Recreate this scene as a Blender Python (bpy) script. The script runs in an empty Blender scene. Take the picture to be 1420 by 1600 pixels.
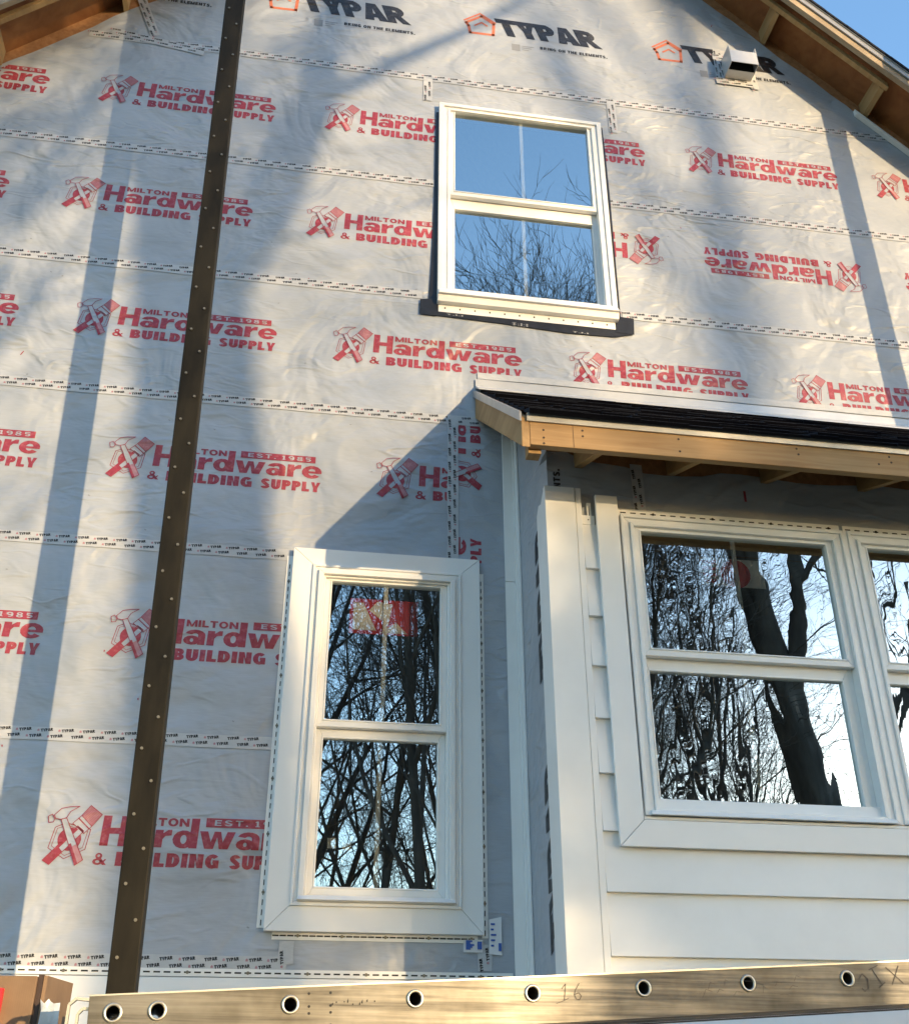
import bpy, bmesh, math, random
from mathutils import Vector, Matrix
R = math.radians
S = bpy.context.scene
COL = S.collection

# ------------------------------------------------------------------ camera, sky, sun, exposure
cd = bpy.data.cameras.new("camera")
cam = bpy.data.objects.new("camera", cd)
COL.objects.link(cam)
cam.location = (0, -5, 1.5)
cam.rotation_euler = (R(90 + 28.634), 0, R(-9.088))
cd.sensor_fit = 'VERTICAL'
cd.sensor_height = 24.0
cd.lens = 24.0 * 1657.34 / 1600
cd.clip_start = 0.05
cd.clip_end = 2000
S.camera = cam

TO_SUN = Vector((0.736, -1.0, 0.13)).normalized()
SUN_EL = math.asin(TO_SUN.z)
SUN_ROT = math.atan2(TO_SUN.x, TO_SUN.y)
W = bpy.data.worlds.new("World")
S.world = W
W.use_nodes = True
nt = W.node_tree
sky = nt.nodes.new('ShaderNodeTexSky')
sky.sky_type = 'NISHITA'
sky.sun_disc = False
sky.sun_elevation = SUN_EL
sky.sun_rotation = SUN_ROT
sky.air_density = 1.0
sky.dust_density = 0.45
sky.ozone_density = 2.4
nt.links.new(sky.outputs[0], nt.nodes['Background'].inputs[0])
nt.nodes['Background'].inputs[1].default_value = 0.15
sl = bpy.data.lights.new("sun", 'SUN')
sl.energy = 2.0
sl.angle = R(0.53)
sl.color = (.64, .46, .25)
so = bpy.data.objects.new("sun", sl)
so.rotation_euler = (-TO_SUN).to_track_quat('-Z', 'Y').to_euler()
so.location = (20, -25, 12)
COL.objects.link(so)
S.view_settings.view_transform = 'Standard'
S.view_settings.look = 'None'
S.view_settings.gamma = 1
S.view_settings.use_curve_mapping = False
S.view_settings.exposure = 2.42
S.cycles.max_bounces = 8
S.cycles.transparent_max_bounces = 16


# ------------------------------------------------------------------ materials
def lin(c):
    return tuple(((v / 12.92) if v <= .04045 else ((v + .055) / 1.055) ** 2.4) for v in c)


def base_mat(name, col, rough=.5, metal=0.0, spec=.5):
    m = bpy.data.materials.new(name)
    m.use_nodes = True
    b = m.node_tree.nodes['Principled BSDF']
    b.inputs['Base Color'].default_value = (*col, 1)
    b.inputs['Roughness'].default_value = rough
    b.inputs['Metallic'].default_value = metal
    b.inputs['Specular IOR Level'].default_value = spec
    return m, m.node_tree, b


def nz(t, co, scale, detail=4, rough=.55, dist=0.0, stretch=None, rot=None):
    if stretch or rot:
        mp = t.nodes.new('ShaderNodeMapping')
        if stretch:
            mp.inputs['Scale'].default_value = stretch
        if rot:
            mp.inputs['Rotation'].default_value = rot
        t.links.new(co, mp.inputs['Vector'])
        co = mp.outputs[0]
    n = t.nodes.new('ShaderNodeTexNoise')
    n.inputs['Scale'].default_value = scale
    n.inputs['Detail'].default_value = detail
    n.inputs['Roughness'].default_value = rough
    n.inputs['Distortion'].default_value = dist
    t.links.new(co, n.inputs['Vector'])
    return n.outputs[0]


def ramp(t, fac, stops):
    r = t.nodes.new('ShaderNodeValToRGB')
    el = r.color_ramp.elements
    el[0].position, el[0].color = stops[0][0], (*stops[0][1], 1)
    el[1].position, el[1].color = stops[-1][0], (*stops[-1][1], 1)
    for p, c in stops[1:-1]:
        e = el.new(p)
        e.color = (*c, 1)
    t.links.new(fac, r.inputs[0])
    return r.outputs[0]


def mul(t, a, b, fac=1.0, mode='MULTIPLY'):
    x = t.nodes.new('ShaderNodeMix')
    x.data_type = 'RGBA'
    x.blend_type = mode
    x.inputs[0].default_value = fac
    t.links.new(a, x.inputs[6])
    t.links.new(b, x.inputs[7])
    return x.outputs[2]


def bump(t, h, strength, dist, prev=None):
    b = t.nodes.new('ShaderNodeBump')
    b.inputs['Strength'].default_value = strength
    b.inputs['Distance'].default_value = dist
    t.links.new(h, b.inputs['Height'])
    if prev:
        t.links.new(prev, b.inputs['Normal'])
    return b.outputs[0]


def objco(t):
    return t.nodes.new('ShaderNodeTexCoord').outputs['Object']


def mat_varied(name, c1, c2, scale, rough=.5, metal=0., stretch=None, bstr=.15, bdist=.004, detail=5, spec=.5, lo=.3, hi=.7):
    m, t, b = base_mat(name, c1, rough, metal, spec)
    co = objco(t)
    n = nz(t, co, scale, detail, .6, 0, stretch)
    t.links.new(ramp(t, n, [(lo, c1), (hi, c2)]), b.inputs['Base Color'])
    if bstr:
        t.links.new(bump(t, n, bstr, bdist), b.inputs['Normal'])
    return m


def crease(t, co, scale, rot, stretch):
    """sharp fold lines where a smooth noise crosses its middle value, masked into patches"""
    n = nz(t, co, scale, 2, .45, .3, stretch, rot)
    a = t.nodes.new('ShaderNodeMath')
    a.operation = 'SUBTRACT'
    t.links.new(n, a.inputs[0])
    a.inputs[1].default_value = .5
    b = t.nodes.new('ShaderNodeMath')
    b.operation = 'ABSOLUTE'
    t.links.new(a.outputs[0], b.inputs[0])
    c = t.nodes.new('ShaderNodeMapRange')
    c.inputs[1].default_value, c.inputs[2].default_value = 0.0, .055
    c.inputs[3].default_value, c.inputs[4].default_value = 1.0, 0.0
    c.interpolation_type = 'SMOOTHSTEP'
    t.links.new(b.outputs[0], c.inputs[0])
    mk = nz(t, co, 1.3, 2, .5, 0, None, (rot[1] + 1, .4, 0))
    d = t.nodes.new('ShaderNodeMapRange')
    d.inputs[1].default_value, d.inputs[2].default_value = .48, .66
    t.links.new(mk, d.inputs[0])
    e = t.nodes.new('ShaderNodeMath')
    e.operation = 'MULTIPLY'
    t.links.new(c.outputs[0], e.inputs[0])
    t.links.new(d.outputs[0], e.inputs[1])
    return e.outputs[0]


def wrinkles(t, co, fine=None):
    n1 = bump(t, nz(t, co, 1.8, 3, .5, .8), .7, .11)
    n2 = bump(t, nz(t, co, 2.6, 3, .5, .5, (1, 1, 2.0), (0, .5, 0)), .5, .045, n1)
    n2 = bump(t, crease(t, co, 2.2, (0, .55, 0), (1, 1, 2.6)), .42, .014, n2)
    n2 = bump(t, crease(t, co, 2.8, (0, -.75, 0), (1, 1, 2.8)), .38, .011, n2)
    n2 = bump(t, nz(t, co, 8, 3, .5, .4, (1, 1, 1.8), (0, -.6, 0)), .18, .01, n2)
    if fine:
        n2 = bump(t, fine, .12, .002, n2)
    return n2


def printed(name, c1, c2, rough=.5):
    m, t, b = base_mat(name, c1, rough)
    co = objco(t)
    n = nz(t, co, 38, 4, .6)
    t.links.new(ramp(t, n, [(.28, c2), (.5, c1), (.75, c1)]), b.inputs['Base Color'])
    t.links.new(wrinkles(t, co), b.inputs['Normal'])
    return m


def wrap_material(name, rot=0.0):
    m, t, b = base_mat(name, (.56, .57, .58), .42, 0, .45)
    co = objco(t)
    fine = nz(t, co, 60, 2, .5, 0, (.25, 1, 3.2))
    cloud = nz(t, co, 1.7, 4, .6, .4)
    c = ramp(t, cloud, [(.3, (.34, .375, .43)), (.7, (.43, .46, .51))])
    f = ramp(t, fine, [(.3, (.93, .93, .93)), (.7, (1, 1, 1))])
    t.links.new(mul(t, c, f), b.inputs['Base Color'])
    t.links.new(wrinkles(t, co, fine), b.inputs['Normal'])
    return m


M = {}
M['wrap'] = wrap_material('house_wrap_fabric')
M['red'] = printed('red_print', (.29, .030, .050), (.40, .11, .13))
M['pink'] = printed('pale_red_print', (.41, .20, .23), (.46, .27, .29))
M['ink'] = printed('black_print', (.016, .016, .02), (.05, .05, .055), .45)
M['orange'] = mat_varied('orange_print', (.55, .13, .06), (.62, .2, .1), 30, .5, bstr=0)
M['greyprint'] = base_mat('grey_print', (.25, .26, .28), .5)[0]
M['tape'] = mat_varied('seam_tape_film', (.42, .44, .465), (.52, .53, .55), 14, .3, stretch=(1, 1, 2), bstr=.5, bdist=.006)
M['white'] = mat_varied('white_vinyl', (.78, .78, .77), (.85, .85, .84), 3, .38, bstr=.05, bdist=.004)
M['slot'] = base_mat('slot_shadow_gap', (.03, .03, .03), .9)[0]
M['seamline'] = base_mat('dark_joint', (.05, .03, .02), .8)[0]
M['pvc'] = mat_varied('white_pvc_trim', (.79, .79, .785), (.85, .85, .84), 2.2, .42, bstr=.03, bdist=.003)
M['frame'] = mat_varied('white_window_vinyl', (.79, .79, .78), (.85, .85, .84), 4, .3, bstr=.02, bdist=.002)
M['black_tape'] = mat_varied('black_flashing_tape', (.008, .008, .009), (.02, .02, .022), 9, .38, bstr=.6, bdist=.006)
M['greywrite'] = base_mat('pale_grey_print', (.3, .3, .3), .5)[0]
M['sticker_red'] = base_mat('red_sticker', (.55, .02, .03), .4)[0]
M['sticker_white'] = base_mat('white_sticker', (.75, .75, .75), .5)[0]
M['blue_ink'] = base_mat('blue_print', (.03, .1, .4), .5)[0]
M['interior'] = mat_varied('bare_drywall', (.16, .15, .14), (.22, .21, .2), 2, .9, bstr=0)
M['shingle'] = mat_varied('black_asphalt_shingle', (.016, .018, .025), (.042, .046, .060), 60, .95, bstr=.35, bdist=.003, detail=6, spec=.0)
M['shingle_edge'] = base_mat('shingle_cut_edge', (.003, .003, .004), 1.0, 0, 0)[0]
M['metal_white'] = mat_varied('white_coated_flashing', (.50, .51, .52), (.60, .60, .60), 6, .28, .25, bstr=.1, bdist=.004)
M['drip'] = mat_varied('grey_drip_edge_metal', (.34, .34, .34), (.42, .42, .415), 8, .35, .3, bstr=.05)
M['bark'] = mat_varied('grey_bark', (.035, .028, .024), (.10, .085, .07), 5, .9, stretch=(1, 1, .25), bstr=.6, bdist=.02)
M['pole'] = mat_varied('brown_coated_pole', (.008, .0075, .006), (.022, .0195, .014), 13, .6, stretch=(1, 1, .25), bstr=.4, bdist=.003, detail=8, spec=.12)
M['bolt'] = base_mat('zinc_bolt', (.22, .20, .16), .5, .8)[0]
M['steel'] = mat_varied('dull_steel', (.12, .12, .12), (.22, .2, .18), 20, .5, .7, bstr=.2)
M['ground'] = mat_varied('leafy_ground', (.10, .08, .05), (.17, .15, .08), 1.4, .95, bstr=.6, bdist=.05, detail=8)
M['concrete'] = mat_varied('concrete', (.26, .26, .25), (.36, .35, .34), 6, .9, bstr=.3)
M['tag'] = base_mat('white_paper', (.72, .73, .75), .6)[0]
M['plastic'] = mat_varied('crumpled_plastic', (.42, .48, .54), (.62, .66, .7), 18, .25, bstr=.8, bdist=.01)


def wood(name, c1, c2, axis_scale, knots=True):
    m, t, b = base_mat(name, c1, .65, 0, .3)
    co = objco(t)
    g = nz(t, co, 14, 6, .6, .6, axis_scale)
    c = ramp(t, g, [(.3, c1), (.5, tuple((a + d) / 2 for a, d in zip(c1, c2))), (.72, c2)])
    big = nz(t, co, 2.4, 3, .5)
    c = mul(t, c, ramp(t, big, [(.3, (.82, .8, .78)), (.7, (1, 1, 1))]))
    if knots:
        v = t.nodes.new('ShaderNodeTexVoronoi')
        v.inputs['Scale'].default_value = 3.1
        t.links.new(co, v.inputs['Vector'])
        c = mul(t, c, ramp(t, v.outputs['Distance'], [(.02, (.38, .26, .18)), (.055, (1, 1, 1))]))
    t.links.new(c, b.inputs['Base Color'])
    t.links.new(bump(t, g, .2, .003), b.inputs['Normal'])
    return m


M['pine'] = wood('bare_pine_board', (.33, .19, .08), (.49, .32, .155), (.12, 1.2, 2.2))
M['pine_y'] = wood('bare_pine_rake', (.32, .195, .085), (.47, .31, .155), (1.2, .15, 1.4))
M['lumber'] = wood('framing_lumber', (.31, .19, .08), (.45, .30, .14), (1, .15, 1))
M['ply'] = wood('plywood_sheathing', (.22, .085, .03), (.36, .16, .06), (.5, .5, .5))
M['osb'] = mat_varied('brown_sheathing_board', (.26, .12, .05), (.42, .22, .1), 25, .8, bstr=.3)
M['barge'] = wood('weathered_barge_board', (.28, .22, .15), (.46, .37, .26), (.3, 1, .3))

# aluminium ladder: dull, scuffed along its length
m, t, b = base_mat('weathered_aluminium', (.3, .28, .24), .42, .7)
co = objco(t)
g = nz(t, co, 9, 7, .65, .2, (.22, 1, 9))
g2 = nz(t, co, 5, 4, .6)
c = ramp(t, g, [(.25, (.06, .057, .052)), (.42, (.145, .139, .126)), (.60, (.205, .198, .182)), (.8, (.26, .254, .24))])
c = mul(t, c, ramp(t, g2, [(.3, (.50, .49, .46)), (.62, (1, 1, 1))]))
t.links.new(c, b.inputs['Base Color'])
t.links.new(ramp(t, g, [(.3, (.55, .55, .55)), (.7, (.36, .36, .36))]), b.inputs['Roughness'])
t.links.new(bump(t, g, .15, .002), b.inputs['Normal'])
M['alu'] = m
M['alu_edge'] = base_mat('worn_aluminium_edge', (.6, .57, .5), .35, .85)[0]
M['alu_dark'] = base_mat('shaded_tube_and_underside', (.06, .05, .04), .6, .3)[0]  # darker aluminium: shade inside rungs and under the rail put into colour
M['scratch'] = base_mat('marker_scrawl', (.06, .05, .045), .6)[0]

# cardboard
m, t, b = base_mat('corrugated_cardboard', (.30, .19, .10), .8)
co = objco(t)
g = nz(t, co, 8, 4, .6)
t.links.new(ramp(t, g, [(.3, (.17, .105, .06)), (.7, (.23, .15, .09))]), b.inputs['Base Color'])
w = t.nodes.new('ShaderNodeTexWave')
w.inputs['Scale'].default_value = 60
w.inputs['Distortion'].default_value = .3
t.links.new(co, w.inputs['Vector'])
t.links.new(bump(t, w.outputs[1], .06, .002), b.inputs['Normal'])
M['card'] = m
M['card_dark'] = base_mat('flap_gap_shade', (.05, .028, .02), .6)[0]  # dark colour for the shade in the gap beside the open flap


def glass(name, wavy):
    m = bpy.data.materials.new(name)
    m.use_nodes = True
    t = m.node_tree
    t.nodes.remove(t.nodes['Principled BSDF'])
    out = t.nodes['Material Output']
    tr = t.nodes.new('ShaderNodeBsdfTransparent')
    tr.inputs[0].default_value = (.74, .77, .76, 1)
    gl = t.nodes.new('ShaderNodeBsdfGlossy')
    gl.inputs['Roughness'].default_value = 0.0
    gl.inputs['Color'].default_value = (.93, 1.0, .99, 1)
    mx = t.nodes.new('ShaderNodeMixShader')
    lw = t.nodes.new('ShaderNodeFresnel')
    lw.inputs[0].default_value = 1.5
    ma = t.nodes.new('ShaderNodeMath')
    ma.operation = 'MULTIPLY_ADD'
    ma.inputs[1].default_value = .8
    ma.inputs[2].default_value = .42
    t.links.new(lw.outputs[0], ma.inputs[0])
    t.links.new(ma.outputs[0], mx.inputs[0])
    t.links.new(tr.outputs[0], mx.inputs[1])
    t.links.new(gl.outputs[0], mx.inputs[2])
    t.links.new(mx.outputs[0], out.inputs[0])
    co = objco(t)
    if wavy:
        n1 = nz(t, co, 2.6, 2, .5, .5, (1.3, 1, .8))
        n2 = nz(t, co, 16, 2, .5, .6, (1.6, 1, .35))
        nb = bump(t, n1, .12, .008)
        nb = bump(t, n2, .018, .0008, nb)
    else:
        n1 = nz(t, co, 1.6, 2, .5, .3)
        nb = bump(t, n1, .02, .002)
    t.links.new(nb, gl.inputs['Normal'])
    return m


M['glass'] = glass('window_glass', False)
M['glass_wavy'] = glass('bowed_window_glass', True)


# ------------------------------------------------------------------ mesh builder
class MB:
    def __init__(s):
        s.v, s.f, s.m = [], [], []

    def add(s, vs, fs, mi=0):
        o = len(s.v)
        s.v += [tuple(v) for v in vs]
        s.f += [tuple(o + i for i in f) for f in fs]
        s.m += [mi] * len(fs)

    def box(s, x0, x1, y0, y1, z0, z1, mi=0):
        s.hexa([(x0, y0, z0), (x1, y0, z0), (x1, y1, z0), (x0, y1, z0), (x0, y0, z1), (x1, y0, z1), (x1, y1, z1), (x0, y1, z1)], mi)

    def hexa(s, p, mi=0):
        s.add(p, [(3, 2, 1, 0), (4, 5, 6, 7), (0, 1, 5, 4), (1, 2, 6, 5), (2, 3, 7, 6), (3, 0, 4, 7)], mi)

    def prism_xz(s, poly, y0, y1, mi=0):
        n = len(poly)
        s.add([(x, y0, z) for x, z in poly] + [(x, y1, z) for x, z in poly],
              [tuple(range(n)), tuple(range(2 * n - 1, n - 1, -1))] + [(i, i + n, (i + 1) % n + n, (i + 1) % n) for i in range(n)], mi)

    def prism_yz(s, poly, x0, x1, mi=0):
        n = len(poly)
        s.add([(x0, y, z) for y, z in poly] + [(x1, y, z) for y, z in poly],
              [tuple(range(n)), tuple(range(2 * n - 1, n - 1, -1))] + [(i, i + n, (i + 1) % n + n, (i + 1) % n) for i in range(n)], mi)

    def quad(s, a, b, c, d, mi=0):
        s.add([a, b, c, d], [(0, 1, 2, 3)], mi)

    def tube(s, pts, rad, sides=8, mi=0, cap=True):
        pts = [Vector(p) for p in pts]
        n = len(pts)
        if not hasattr(rad, '__len__'):
            rad = [rad] * n
        vs, fs = [], []
        d = (pts[1] - pts[0]).normalized()
        a = d.cross(Vector((0, 0, 1)))
        if a.length < .1:
            a = d.cross(Vector((1, 0, 0)))
        a.normalize()
        for i, p in enumerate(pts):
            if i == 0:
                d = pts[1] - pts[0]
            elif i == n - 1:
                d = pts[-1] - pts[-2]
            else:
                d = pts[i + 1] - pts[i - 1]
            d.normalize()
            a = (a - d * a.dot(d)).normalized()
            bb = d.cross(a)
            for k in range(sides):
                th = 2 * math.pi * k / sides
                vs.append(p + (a * math.cos(th) + bb * math.sin(th)) * rad[i])
        for i in range(n - 1):
            for k in range(sides):
                k2 = (k + 1) % sides
                fs.append((i * sides + k, i * sides + k2, (i + 1) * sides + k2, (i + 1) * sides + k))
        if cap:
            fs.append(tuple(range(sides - 1, -1, -1)))
            fs.append(tuple((n - 1) * sides + k for k in range(sides)))
        s.add(vs, fs, mi)

    def ring_piece(s, q, y0, y1, mi=0):      # q: four (x,z) corners, a trapezoid board
        s.prism_xz(q, y0, y1, mi)

    def ring(s, o, i, yf, yb, mi=0, gap=0.0):  # o,i = (x0,x1,z0,z1): four mitred pieces
        ox0, ox1, oz0, oz1 = o
        ix0, ix1, iz0, iz1 = i
        g = gap
        s.ring_piece([(ox0, oz0 + g), (ix0, iz0 + g), (ix0, iz1 - g), (ox0, oz1 - g)], yf, yb, mi)
        s.ring_piece([(ix1, iz0 + g), (ox1, oz0 + g), (ox1, oz1 - g), (ix1, iz1 - g)], yf, yb, mi)
        s.ring_piece([(ox0 + g, oz0), (ox1 - g, oz0), (ix1 - g, iz0), (ix0 + g, iz0)], yf, yb, mi)
        s.ring_piece([(ix0 + g, iz1), (ix1 - g, iz1), (ox1 - g, oz1), (ox0 + g, oz1)], yf, yb, mi)

    def build(s, name, mats, parent=None, smooth=False, bevel=0.0, clip=()):
        me = bpy.data.meshes.new(name)
        me.from_pydata(s.v, [], s.f)
        if not isinstance(mats, (list, tuple)):
            mats = [mats]
        for mm in mats:
            me.materials.append(mm)
        me.polygons.foreach_set('material_index', s.m)
        if smooth:
            me.polygons.foreach_set('use_smooth', [True] * len(s.f))
        if clip:
            bm = bmesh.new()
            bm.from_mesh(me)
            for co, no in clip:
                bmesh.ops.bisect_plane(bm, geom=bm.verts[:] + bm.edges[:] + bm.faces[:], plane_co=co, plane_no=no, clear_outer=True)
            bm.to_mesh(me)
            bm.free()
        me.update()
        o = bpy.data.objects.new(name, me)
        COL.objects.link(o)
        if parent:
            adopt(o, parent)
        if bevel:
            bv = o.modifiers.new('edge', 'BEVEL')
            bv.width = bevel
            bv.segments = 2
            bv.limit_method = 'ANGLE'
            bv.angle_limit = R(50)
        return o


def world_loc(o):
    v = Vector(o.location)
    while o.parent:
        o = o.parent
        v = v + Vector(o.location) if o.type == 'EMPTY' else v
    return v


def adopt(o, parent):
    # children of the house keep world coordinates: only their root Empty is moved
    o.parent = parent
    if parent.type == 'EMPTY':
        o.matrix_parent_inverse = parent.matrix_basis.inverted()


def thing(name, label, cat, loc=(0, 0, 0), group=None):
    o = bpy.data.objects.new(name, None)
    o.empty_display_size = .2
    COL.objects.link(o)
    o.location = loc
    o['label'] = label
    o['category'] = cat
    if group:
        o['group'] = group
    return o


rng = random.Random(7)


# ------------------------------------------------------------------ block lettering (cap height 1)
def arc(cx, cy, rx, ry, tx, ty, a0, a1, n=None):
    n = n or max(3, int(abs(a1 - a0) / 30))
    out = []
    for i in range(n):
        p, q = R(a0 + (a1 - a0) * i / n), R(a0 + (a1 - a0) * (i + 1) / n)
        out.append([(cx + rx * math.cos(p), cy + ry * math.sin(p)), (cx + rx * math.cos(q), cy + ry * math.sin(q)),
                    (cx + (rx - tx) * math.cos(q), cy + (ry - ty) * math.sin(q)), (cx + (rx - tx) * math.cos(p), cy + (ry - ty) * math.sin(p))])
    return out


def rc(x0, y0, x1, y1):
    return [[(x0, y0), (x1, y0), (x1, y1), (x0, y1)]]


def pl(*p):
    return [list(p)]


def glyph(ch, s=.30, h=.2):
    """polygons of one letter and its width; s stem, h bar thickness"""
    if ch == 'H': return rc(0, 0, s, 1) + rc(.95 - s, 0, .95, 1) + rc(s, .5 - h / 2, .95 - s, .5 + h / 2), .95
    if ch == 'M': return rc(0, 0, s * .9, 1) + rc(1.15 - s * .9, 0, 1.15, 1) + pl((s * .9, 1), (s * .9, .55), (.575 - .12, 0), (.575, 0), (.575, .3)) + pl((1.15 - s * .9, .55), (1.15 - s * .9, 1), (.575, .3), (.575, 0), (.575 + .12, 0)), 1.15
    if ch == 'I': return rc(0, 0, s, 1), s
    if ch == 'L': return rc(0, 0, s, 1) + rc(s, 0, .72, h), .72
    if ch == 'T': return rc(.42 - s / 2, 0, .42 + s / 2, 1 - h) + rc(0, 1 - h, .84, 1), .84
    if ch == 'O': return arc(.5, .5, .5, .52, s, h, 0, 360, 14), 1.0
    if ch == 'N': return rc(0, 0, s, 1) + rc(.95 - s, 0, .95, 1) + pl((s, 1), (s, .58), (.95 - s, 0), (.95 - s, .42)), .95
    if ch == 'B': return rc(0, 0, s, 1) + rc(s, 1 - h, .5, 1) + rc(s, .5 - h / 2, .5, .5 + h / 2) + rc(s, 0, .5, h) + arc(.5, .72, .34, .28, s * .95, h * .9, -90, 90, 6) + arc(.5, .28, .38, .28, s, h * .9, -90, 90, 6), .88
    if ch == 'U': return rc(0, .36, s, 1) + rc(.9 - s, .36, .9, 1) + arc(.45, .36, .45, .38, s, h * 1.05, 180, 360, 8), .9
    if ch == 'D': return rc(0, 0, s, 1) + rc(s, 1 - h, .42, 1) + rc(s, 0, .42, h) + arc(.42, .5, .48, .5, s, h, -90, 90, 8), .9
    if ch == 'G': return arc(.5, .5, .5, .52, s, h, 42, 318, 12) + rc(.52, .36, .94, .36 + h * .9) + rc(.94 - s * .9, .02, .94, .36), .96
    if ch == 'S': return arc(.44, .72, .42, .3, s, h, 15, 180, 6) + arc(.44, .28, .44, .3, s, h, -165, 0, 6) + pl((.02, .72), (.02 + s, .72), (.86 - .02, .42), (.88 - s * .2, .28), (.88 - s, .28), (.10, .55)), .88
    if ch == 'P': return rc(0, 0, s, 1) + rc(s, 1 - h, .48, 1) + rc(s, .36, .48, .36 + h) + arc(.48, .68, .36, .32, s * .95, h, -90, 90, 6), .84
    if ch == 'R': return rc(0, 0, s, 1) + rc(s, 1 - h, .5, 1) + rc(s, .4, .5, .4 + h) + arc(.5, .7, .36, .3, s * .95, h, -90, 90, 6) + pl((.34, .4), (.62, 0), (.98, 0), (.66, .44)), .96
    if ch == 'Y':
        a = min(s * 1.1, .33)
        return rc(.45 - s / 2, 0, .45 + s / 2, .40) + pl((0, 1), (.45 - s / 2, .40), (.45, .40), (.45, .60), (a, 1)) + pl((.9, 1), (.9 - a, 1), (.45, .60), (.45, .40), (.45 + s / 2, .40)), .9
    if ch == 'A': return pl((0, 0), (s * 1.05, 0), (.5, .72), (.5, 1), (.5 - s * .55, 1)) + pl((1, 0), (1 - s * 1.05, 0), (.5, .72), (.5, 1), (.5 + s * .55, 1)) + rc(.32, .18, .68, .18 + h * .9), 1.0
    if ch == 'E': return rc(0, 0, s, 1) + rc(s, 1 - h, .76, 1) + rc(s, .5 - h / 2, .7, .5 + h / 2) + rc(s, 0, .76, h), .76
    if ch == '.': return rc(0, 0, s, h * 1.2), s
    if ch == '&': return arc(.44, .76, .27, .26, .17, .14, 0, 360, 10) + arc(.38, .27, .38, .29, .22, .17, 0, 360, 10) + pl((.30, .62), (.78, 0), (1.08, 0), (.52, .72)) + pl((.74, .30), (.92, .50), (1.05, .50), (.84, .18)), 1.08
    if ch == '1': return rc(.14, 0, .14 + s, 1) + pl((0, .72), (.14, .78), (.14, 1), (0, .86)) + rc(0, 0, .14, h * .7) + rc(.14 + s, 0, .28 + s, h * .7), .30 + s
    if ch == '9': return arc(.4, .68, .4, .33, s, h, 0, 360, 12) + arc(.4, .36, .4, .37, s, h, -120, 0, 5) + rc(.8 - s, .36, .8, .66), .8
    if ch == '8': return arc(.4, .74, .36, .27, s * .9, h * .85, 0, 360, 12) + arc(.4, .26, .4, .28, s, h * .85, 0, 360, 12), .8
    if ch == '5': return rc(.06, 1 - h, .74, 1) + rc(.06, .5, .06 + s * .8, 1 - h) + arc(.38, .32, .4, .33, s, h, -140, 140, 10), .8
    if ch == 'X': return pl((0, 0), (s * 1.15, 0), (.9, 1), (.9 - s * 1.15, 1)) + pl((.9, 0), (.9 - s * 1.15, 0), (0, 1), (s * 1.15, 1)), .9
    # lower case: drawn at x height .76, set at .58
    if ch in 'arwe':
        g, w = lower(ch)
        return [[(a, b * .765) for a, b in p] for p in g], w
    if ch == 'd': return rc(.62, 0, .92, 1) + arc(.40, .288, .40, .305, .285, .155, 0, 360, 14), .92
    return [], .4


def lower(ch):
    if ch == 'a': return rc(.58, 0, .87, .50) + arc(.455, .50, .415, .28, .29, .19, 0, 165, 7) + arc(.34, .225, .34, .245, .27, .15, 0, 360, 12), .90
    if ch == 'r': return rc(0, 0, .29, .76) + pl((.29, .36), (.38, .50), (.60, .53), (.60, .78), (.46, .77), (.29, .62)), .60
    if ch == 'w': return pl((0, .76), (.30, .76), (.44, .30), (.44, 0), (.23, 0)) + pl((.44, 0), (.44, .30), (.54, .76), (.66, .76), (.66, .52), (.55, 0)) + pl((.66, .52), (.66, .76), (.78, .76), (.88, .30), (.88, 0), (.77, 0)) + pl((.88, 0), (.88, .30), (1.02, .76), (1.32, .76), (1.09, 0)), 1.32
    if ch == 'e': return arc(.45, .375, .45, .40, .29, .19, 8, 322, 13) + rc(.17, .30, .885, .43), .90
    return [], .4


def word(body, space=.10, s=.30, h=.2, gap=.36):
    out, x = [], 0.0
    for ch in body:
        if ch == ' ':
            x += gap
            continue
        g, w = glyph(ch, s, h)
        out += [[(x + a, b) for a, b in p] for p in g]
        x += w + space
    return out, x - space


def fit(polys_w, x0, x1, z0, hgt, slant=0.0):
    polys, w = polys_w
    k = (x1 - x0) / w
    return [[(x0 + a * k + slant * b * hgt, z0 + b * hgt) for a, b in p] for p in polys]


HW = word('Hardware', .05)
ML = word('MILTON', .12, .27, .24)
BS = word('BUILDING', .12, .40, .26)
SP = word('SUPPLY', .12, .40, .26)
AMP = word('&', .1)
EST = word('EST. 1985', .34, .22, .17, .5)
TY = word('TYPAR', -.02, .37, .25)
TYS = word('TYPAR', .0, .40, .30)
BR = word('BRING ON THE ELEMENTS.', .16, .36, .24, .5)


def flat(mb, polys, T, mi, lay):
    """lay polygons on the wall; T maps local (x,z) to world, each poly a hair prouder than the last"""
    for i, p in enumerate(polys):
        pts = [T(x, z, lay + (i % 5) * .00012) for x, z in p]
        n = len(p)
        ar = sum(p[k][0] * p[(k + 1) % n][1] - p[(k + 1) % n][0] * p[k][1] for k in range(n))
        idx = tuple(range(n)) if ar > 0 else tuple(range(n - 1, -1, -1))
        if n > 4:                            # concave safe: let blender tessellate
            pass
        mb.add(pts, [idx], mi)


def outline(poly, wd, closed=True):
    out = []
    n = len(poly)
    for i in range(n if closed else n - 1):
        a, b = Vector(poly[i]), Vector(poly[(i + 1) % n])
        d = (b - a)
        if d.length < 1e-6:
            continue
        d.normalize()
        nn = Vector((-d.y, d.x)) * wd / 2
        a2, b2 = a - d * wd * .4, b + d * wd * .4
        out.append([tuple(a2 - nn), tuple(b2 - nn), tuple(b2 + nn), tuple(a2 + nn)])
    return out


def lerp(a, b, f):
    return (a[0] + (b[0] - a[0]) * f, a[1] + (b[1] - a[1]) * f)


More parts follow.
